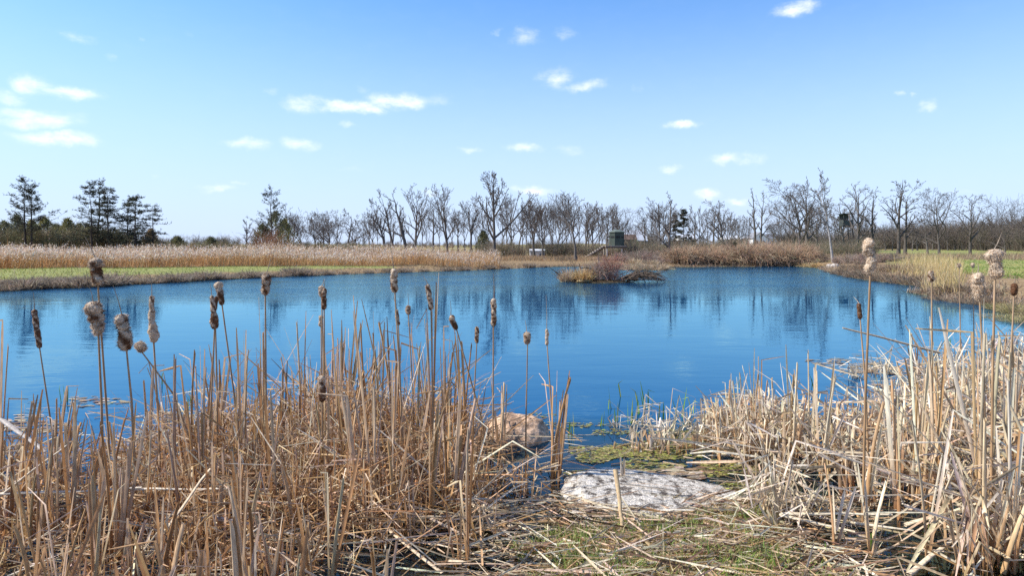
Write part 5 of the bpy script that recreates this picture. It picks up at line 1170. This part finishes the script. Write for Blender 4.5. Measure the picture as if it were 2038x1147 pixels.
# --- cattails with seed heads
BR = np.array((.13, .065, .035)); FL = np.array((.54, .41, .29)); FW = np.array((.66, .55, .43))
def cattail(label, Y, segs, low, spike=None, seed=0, stemr=.0045, lean_in=0.0):
    """segs: (px, py, px2, py2, width px, brownness) from top to bottom; low: a px point on the stem below the head"""
    g = np.random.default_rng(seed)
    def W(p, yy=0.0): return np.array([WX(p[0], Y), Y + yy, WZ(p[1], Y)])
    bot = segs[-1]; bp = (bot[2], bot[3])
    # ground point by carrying the stem's line on down
    gy_ = HY + H * F / Y; k_ = (low[0] - bp[0]) / max(low[1] - bp[1], 1)
    base_px = low[0] + k_ * .55 * (gy_ - low[1])
    A, Bm, C_ = W((base_px, gy_)), W(low), W(bp)
    root = tag(empty('cattail', tuple(A)), label, 'cattail', 'cattails with seed heads')
    A0 = A.copy(); A[2] = -.08
    pts = [A - A0, (A * .5 + Bm * .5) + (Bm - C_) * 0 - A0, Bm - A0, Bm * .5 + C_ * .5 - A0]
    top = W((segs[0][0], segs[0][1])) - A0
    for s_ in segs[::-1]: pts.append(W((s_[2], s_[3])) - A0)
    pts.append(top)
    P = np.array(pts); n = len(P); f = np.linspace(0, 1, n)
    mb = MB(); c = np.array((.40, .29, .19)) * g.uniform(.75, 1.15); cb = np.array((.36, .22, .11))
    cc = cb[None] * (1 - f)[:, None] + c[None] * f[:, None]
    tubes(mb, P[None], (stemr * (2.0 - 1.2 * f))[None], 6, cc[None]); mb.build('stem', M_stem, root)
    if spike:
        S0 = top; S1 = W(spike, g.normal() * .03) - A0
        mb = MB(); tubes(mb, np.array([[S0 - (S1 - S0) * .1, S0 * .6 + S1 * .4 + np.array([.004, 0, 0]), S1]]), np.array([[.0035, .0026, .0012]]), 5, (.32, .26, .2)); mb.build('spike', M_stem, root)
    mb = MB()
    pl = [W(segs[0][0:2]) - A0] + [(W(segs[i][2:4]) + W(segs[i + 1][0:2])) / 2 - A0 for i in range(len(segs) - 1)] + [W(segs[-1][2:4]) - A0]
    pl = np.array(pl); cum = np.concatenate([[0], np.cumsum(np.linalg.norm(np.diff(pl, axis=0), axis=1))]); LT = cum[-1]
    nr, ns = 44, 16; t = np.linspace(0, 1, nr); d_ = t * LT
    C0 = np.stack([np.interp(d_, cum, pl[:, k]) for k in range(3)], 1)
    mids = (cum[1:] + cum[:-1]) / 2
    rad_ = np.interp(d_, mids, [q_[4] for q_ in segs]) * .9 / 2 / F * Y
    brn = np.interp(d_, mids, [q_[5] + (.12 if q_[5] > .06 else 0) for q_ in segs])
    for cj in cum[1:-1]: rad_ = rad_ * (1 - .2 * np.exp(-((d_ - cj) / (LT * .035)) ** 2))
    rmax = rad_.mean(); fl = 1 - brn
    endp = np.minimum(np.clip(d_ / (rmax * 1.1), 0, 1), np.clip((LT - d_) / (rmax * 1.4), 0, 1))
    prof = np.sqrt(np.clip(1 - (1 - endp) ** 2, .03, 1))
    th = np.arange(ns) * 2 * math.pi / ns
    T, TH = np.meshgrid(d_ / max(rmax, 1e-4), th, indexing='ij')
    ph = g.uniform(0, 6.28, 8)
    lump = .09 * np.sin(T * 1.5 + 1.5 * np.sin(TH + ph[0]) + ph[1]) + .09 * np.sin(TH * 2 + T * 1.1 + ph[2]) + .07 * np.sin(TH * 3 - T * 2.3 + ph[3]) + g.normal(size=T.shape) * .05
    rr = (rad_ * prof)[:, None] * (1 + lump * (.35 + .95 * fl)[:, None])
    ax = nrm(np.gradient(C0, axis=0)); u = nrm(np.cross(ax, [0, 1, .1])); w = np.cross(ax, u)
    C0 = C0 + u * (np.sin(d_ / LT * 6 + ph[4]) * rad_ * .18 * fl)[:, None]
    V = C0[:, None] + u[:, None] * (rr * np.cos(TH))[..., None] + w[:, None] * (rr * np.sin(TH))[..., None]
    nz = np.sin(T * 1.3 + TH * 2 + ph[5]) + .8 * np.sin(TH * 3 + T * 2.1 + ph[6]) + .6 * np.sin(T * 3.7 - TH + ph[7]) + g.normal(size=T.shape) * .45
    m = np.clip((nz * .5 + (brn[:, None] - .5) * 2.6) * 1.2 + .5, 0, 1)[..., None]
    light = np.where(g.uniform(size=T.shape)[..., None] < .5, FL, FW)
    cc = light * (1 - m) + BR * m * g.uniform(.7, 1.6, T.shape)[..., None]
    i, j = np.meshgrid(np.arange(nr - 1), np.arange(ns), indexing='ij')
    q = np.stack([i * ns + j, i * ns + (j + 1) % ns, (i + 1) * ns + (j + 1) % ns, (i + 1) * ns + j], -1)
    mb.add(V, quads=q, col=cc.reshape(-1, 3))
    nh = int(1500 * (1 - .5 * brn.mean())); ii, jj = g.integers(1, nr - 1, nh), g.integers(0, ns, nh)
    b0 = V[ii, jj]
    dr = nrm(nrm(b0 - C0[ii]) + g.normal(size=(nh, 3)) * .7 + np.array([0, 0, -.15]))
    slivers(mb, b0 - dr * .003, dr, rmax * g.uniform(.2, .6, nh), rmax * .09, np.clip(cc[ii, jj] * g.uniform(.9, 1.25, (nh, 1)), 0, .85))
    mb.build('seed_head', M_fluff, root)
    return root
CAT = [
 ('tiny pale cattail head before the lawn, nearer the inlet of the pair', 9.0, [(1909, 524, 1909, 533, 7, .1)], (1911, 640), None),
 ('tiny pale cattail head before the lawn, beside the broad lumpy cream one', 9.0, [(1936, 523, 1936, 533, 7, .1)], (1938, 640), None),
 ('slender brown cattail at the outer end of the brown bed', 5.2, [(68, 616, 79, 694, 11, .55)], (104, 860), (65, 583)),
 ('tall cattail with a white-tipped dark head rising to the green strip', 4.6, [(189, 513, 191, 540, 25, .25), (191, 530, 194, 552, 20, .8), (192, 548, 195, 569, 24, .15)], (216, 870), (174, 472)),
 ('cattail with a big ragged burst head just below the white-tipped one', 4.4, [(185, 600, 190, 630, 34, .15), (189, 622, 193, 645, 26, .45), (193, 640, 196, 669, 24, .1)], (202, 800), (179, 570)),
 ('cattail with a thick shaggy mottled head right of the big ragged one', 4.4, [(242, 625, 246, 660, 25, .3), (245, 655, 252, 699, 26, .4)], (262, 800), (241, 566)),
 ('small drooping cattail head nodding on a slanted stem', 4.9, [(278, 680, 283, 702, 20, .1)], (345, 785), (277, 676)),
 ('tall narrow cattail with a fluffy lower end', 4.7, [(302, 588, 303, 616, 10, .25), (302, 612, 303, 640, 12, .15), (302, 638, 306, 683, 19, .05)], (316, 850), (297, 547)),
 ('double-headed cattail with a dark upper and brown lower head', 4.9, [(421, 588, 425, 622, 9, .35), (427, 622, 427, 656, 17, .6)], (419, 830), (417, 563)),
 ('slim dark cattail pressed against the double-headed one', 5.0, [(431, 590, 428, 618, 8, .8)], (432, 780), (432, 560)),
 ('reddish cattail with a pale tufted cap leaning over the double-headed one', 5.2, [(434, 561, 437, 576, 16, .05), (437, 573, 442, 608, 12, .75)], (476, 860), None),
 ('cattail with a pale burst top over a dark waist, midway along the bed', 4.9, [(530, 545, 530, 570, 19, .45), (529, 566, 528, 588, 16, .35)], (530, 850), (538, 512)),
 ('cattail with a rich brown knobbly head beside a pale one', 5.0, [(646, 574, 645, 594, 11, .5), (644, 592, 645, 617, 11, .75)], (646, 810), (646, 552)),
 ('pale cattail head half hidden behind the rich brown one', 5.3, [(640, 569, 640, 592, 11, .1)], (643, 700), (642, 556)),
 ('small pale cattail head below the rich brown one', 5.5, [(638, 628, 639, 651, 8, .05)], (640, 760), None),
 ('low brown cattail head with a pale cap deep among the stalks', 4.6, [(641, 748, 641, 765, 15, .1), (641, 762, 641, 801, 15, .7)], (642, 900), None),
 ('tall smooth cattail with a pale cap near the middle of the pond', 4.9, [(783, 535, 784, 556, 15, .1), (784, 553, 786, 583, 14, .4)], (801, 850), (777, 488)),
 ('thin tapering cattail below the tall smooth one', 5.1, [(789, 616, 793, 648, 8, .4)], (798, 800), (783, 592)),
 ('short plump cattail head set far back in the bed', 5.8, [(812, 608, 813, 627, 10, .3)], (822, 790), (811, 584)),
 ('grey weathered cattail with its spike bent sideways', 4.9, [(851, 566, 855, 592, 11, .35), (854, 588, 858, 618, 11, .3)], (862, 850), (841, 548)),
 ('tilted brown cattail head on a slanting stem', 5.2, [(897, 628, 901, 640, 13, .25), (900, 637, 909, 657, 11, .7)], (960, 840), (897, 597)),
 ('small golden-brown cattail leaning right, low over the water', 5.4, [(949, 650, 949, 684, 9, .45)], (944, 780), None),
 ('long-stemmed tan cattail left of the rounded pinkish rock', 5.0, [(983, 594, 983, 618, 12, .2), (983, 615, 982, 651, 11, .45)], (981, 860), (982, 545)),
 ('small rounded cattail head above the rounded pinkish rock', 5.3, [(1048, 661, 1050, 686, 14, .2)], (1047, 830), (1045, 638)),
 ('thin white cattail right of the rounded pinkish rock', 5.1, [(1088, 655, 1089, 688, 7, .02)], (1100, 850), (1087, 588)),
 ('tall cattail with a loose curling cream head above the pale bed', 4.2, [(1734, 475, 1722, 495, 20, .05), (1727, 492, 1733, 512, 18, .1), (1732, 508, 1732, 527, 19, .05), (1732, 524, 1732, 546, 18, .02)], (1722, 800), None),
 ('slim brown cattail tucked beside the tall cream one', 4.9, [(1709, 604, 1712, 636, 9, .75)], (1722, 760), (1706, 592)),
 ('small cattail with a white-spotted head over the inlet bank', 5.0, [(1852, 539, 1854, 561, 11, .3)], (1855, 680), None),
 ('cattail with a broad lumpy cream head below the tallest pale one', 4.2, [(1946, 543, 1947, 568, 24, .02), (1947, 562, 1950, 598, 20, .05)], (1958, 760), (1949, 524)),
 ('tallest pale cattail with a thick lumpy head against the lawn', 4.0, [(1979, 496, 1982, 526, 28, .02), (1982, 518, 1980, 556, 23, .05)], (1976, 730), (1989, 462)),
 ('dark brown cattail at the outer end of the pale bed', 4.7, [(2019, 564, 2018, 589, 12, .85)], (2010, 760), (2017, 548)),
]
for i, (lab, Y, segs, low, spike) in enumerate(CAT): cattail(lab, Y, segs, low, spike, 50 + i)

# ------------------------------------------------------------------ light, sky, camera
EL, AZ = 46.0, -90.0          # sun: up, and round to the left of straight ahead
s = Vector((math.sin(R(AZ)) * math.cos(R(EL)), math.cos(R(AZ)) * math.cos(R(EL)), math.sin(R(EL))))
ld = bpy.data.lights.new('sun', 'SUN'); ld.energy = 5.0; ld.angle = R(.5); ld.color = (1, .93, .82)
lo = bpy.data.objects.new('sun', ld); COL.objects.link(lo); lo.rotation_euler = (-s).to_track_quat('-Z', 'Y').to_euler()
W = bpy.data.worlds.new('World'); SC.world = W; W.use_nodes = True
nt = W.node_tree; N, L = nt.nodes, nt.links; N.clear()
out = N.new('ShaderNodeOutputWorld'); bg = N.new('ShaderNodeBackground'); bg.inputs['Strength'].default_value = .11
sky = N.new('ShaderNodeTexSky'); sky.sky_type = 'NISHITA'; sky.sun_disc = False; sky.sun_elevation = R(EL); sky.sun_rotation = R(AZ); sky.air_density = 1.0; sky.dust_density = .4; sky.ozone_density = 3.0; sky.altitude = 200
hs = N.new('ShaderNodeHueSaturation'); hs.inputs['Saturation'].default_value = 1.15; L.new(sky.outputs[0], hs.inputs['Color'])
tc = N.new('ShaderNodeTexCoord'); sx = N.new('ShaderNodeSeparateXYZ'); L.new(tc.outputs['Generated'], sx.inputs[0])
def M(op, a, b=None, c=None):
    m = N.new('ShaderNodeMath'); m.operation = op
    for i, v in enumerate((a, b, c)):
        if v is None: continue
        if isinstance(v, (int, float)): m.inputs[i].default_value = v
        else: L.new(v, m.inputs[i])
    return m.outputs[0]
az = M('ARCTAN2', sx.outputs[0], sx.outputs[1])
hyp = M('SQRT', M('ADD', M('MULTIPLY', sx.outputs[0], sx.outputs[0]), M('MULTIPLY', sx.outputs[1], sx.outputs[1])))
el = M('ARCTAN2', sx.outputs[2], hyp)
cmb = N.new('ShaderNodeCombineXYZ'); L.new(az, cmb.inputs[0]); L.new(el, cmb.inputs[1])
# billowing edges: the lookup is pushed about by noise
def wn(scale, det, sc=(1, 1, 1)):
    mp = N.new('ShaderNodeMapping'); mp.inputs['Scale'].default_value = sc; L.new(cmb.outputs[0], mp.inputs[0])
    q = N.new('ShaderNodeTexNoise'); q.inputs['Scale'].default_value = scale; q.inputs['Detail'].default_value = det; q.inputs['Roughness'].default_value = .6; L.new(mp.outputs[0], q.inputs['Vector']); return q
n1 = wn(26, 7); n2 = wn(42, 10, (.6, 1.25, 1))
vs = N.new('ShaderNodeVectorMath'); vs.operation = 'SUBTRACT'; L.new(n1.outputs['Color'], vs.inputs[0]); vs.inputs[1].default_value = (.5, .5, .5)
vm = N.new('ShaderNodeVectorMath'); vm.operation = 'MULTIPLY'; L.new(vs.outputs[0], vm.inputs[0]); vm.inputs[1].default_value = (.05, .026, 0)
va = N.new('ShaderNodeVectorMath'); va.operation = 'ADD'; L.new(cmb.outputs[0], va.inputs[0]); L.new(vm.outputs[0], va.inputs[1])
CL = [(160, 75, 52, 13, .6), (228, 117, 18, 10, .45), (280, 77, 9, 7, .35), (375, 65, 20, 9, .3), (60, 170, 55, 26, .9), (120, 182, 100, 16, .9), (10, 190, 50, 18, .8), (70, 232, 115, 24, 1.0), (110, 275, 100, 18, 1.15), (612, 205, 62, 20, .75), (700, 214, 110, 16, 1.0), (790, 203, 75, 20, 1.05), (872, 198, 45, 14, .4), (540, 178, 24, 10, .45), (725, 180, 26, 11, .35),
      (490, 285, 56, 15, .75), (595, 286, 46, 17, .75), (690, 248, 22, 8, .45), (1043, 72, 44, 18, .65), (1122, 65, 30, 18, .5), (985, 62, 10, 12, .5), (1105, 155, 46, 26, .8), (1160, 170, 56, 13, .75), (1265, 177, 16, 10, .35), (1587, 14, 54, 18, 1.0), (1358, 247, 42, 11, .9), (1852, 206, 22, 16, .65), (1785, 190, 18, 7, .5), (1824, 185, 12, 6, .4),
      (938, 297, 32, 9, .6), (1045, 295, 52, 12, .7), (1128, 296, 40, 13, .45), (1465, 316, 66, 14, .9), (1335, 337, 32, 9, .75), (435, 375, 60, 10, .65), (470, 364, 26, 8, .5), (1060, 378, 52, 12, .95), (1408, 388, 34, 14, .95), (1472, 400, 36, 10, .6), (855, 382, 30, 10, .7), (310, 347, 14, 6, .35), (690, 337, 40, 7, .3), (1900, 380, 60, 8, .3), (1240, 277, 20, 5, .3)]
cov = None
for px, py, rx, ry, a in CL:
    az0 = math.atan((px - CX) / F); el0 = math.atan((HY - py) / math.hypot(F, px - CX)); k_ = math.cos(az0) ** 2
    v1 = N.new('ShaderNodeVectorMath'); v1.operation = 'SUBTRACT'; L.new(va.outputs[0], v1.inputs[0]); v1.inputs[1].default_value = (az0, el0, 0)
    v2 = N.new('ShaderNodeVectorMath'); v2.operation = 'MULTIPLY'; L.new(v1.outputs[0], v2.inputs[0]); v2.inputs[1].default_value = (F / rx / k_, F / ry / math.cos(az0), 0)
    v3 = N.new('ShaderNodeVectorMath'); v3.operation = 'LENGTH'; L.new(v2.outputs[0], v3.inputs[0])
    mr = N.new('ShaderNodeMapRange'); mr.interpolation_type = 'SMOOTHSTEP'; mr.inputs[1].default_value = 1.35; mr.inputs[2].default_value = .1; mr.inputs[3].default_value = 0; mr.inputs[4].default_value = a
    L.new(v3.outputs['Value'], mr.inputs[0])
    cov = mr.outputs[0] if cov is None else M('SMOOTH_MAX', cov, mr.outputs[0], .15)
# thin the clouds with finer noise
den = M('MULTIPLY', cov, M('ADD', M('MULTIPLY', n2.outputs['Fac'], 2.7), -.5))
mr = N.new('ShaderNodeMapRange'); mr.interpolation_type = 'SMOOTHSTEP'; mr.inputs[1].default_value = .06; mr.inputs[2].default_value = 1.4; mr.inputs[4].default_value = .88; L.new(den, mr.inputs[0])
mx = N.new('ShaderNodeMix'); mx.data_type = 'RGBA'; 
hz = N.new('ShaderNodeMapRange'); hz.interpolation_type = 'SMOOTHSTEP'; hz.inputs[1].default_value = .42; hz.inputs[2].default_value = -.02; hz.inputs[3].default_value = 0; hz.inputs[4].default_value = .93; L.new(el, hz.inputs[0])
hm = N.new('ShaderNodeMix'); hm.data_type = 'RGBA'; L.new(hz.outputs[0], hm.inputs[0]); L.new(hs.outputs[0], hm.inputs[6]); hm.inputs[7].default_value = (3.7, 3.78, 4.6, 1)
tn = N.new('ShaderNodeMix'); tn.data_type = 'RGBA'; tn.blend_type = 'MULTIPLY'; tn.inputs[0].default_value = 1; tn.inputs[7].default_value = (1.06, 1.26, 1.42, 1); L.new(hm.outputs[2], tn.inputs[6])
L.new(mr.outputs[0], mx.inputs[0]); L.new(tn.outputs[2], mx.inputs[6]); mx.inputs[7].default_value = (7.4, 7.6, 8.0, 1)
L.new(mx.outputs[2], bg.inputs['Color']); L.new(bg.outputs[0], out.inputs[0])

cam = bpy.data.cameras.new('camera'); co = bpy.data.objects.new('camera', cam); COL.objects.link(co)
co.location = (0, 0, H); co.rotation_euler = (R(90), 0, 0)
cam.sensor_width = 36; cam.lens = F / 2038 * 36; cam.shift_y = (HY - 573.5) / 2038; cam.clip_start = .05; cam.clip_end = 6000
SC.camera = co
SC.view_settings.view_transform = 'Standard'; SC.view_settings.look = 'None'; SC.view_settings.exposure = 0.65; SC.view_settings.gamma = 1
SC.cycles.max_bounces = 8; SC.cycles.transparent_max_bounces = 12; SC.cycles.use_denoising = False
SC.cycles.caustics_reflective = False; SC.cycles.caustics_refractive = False
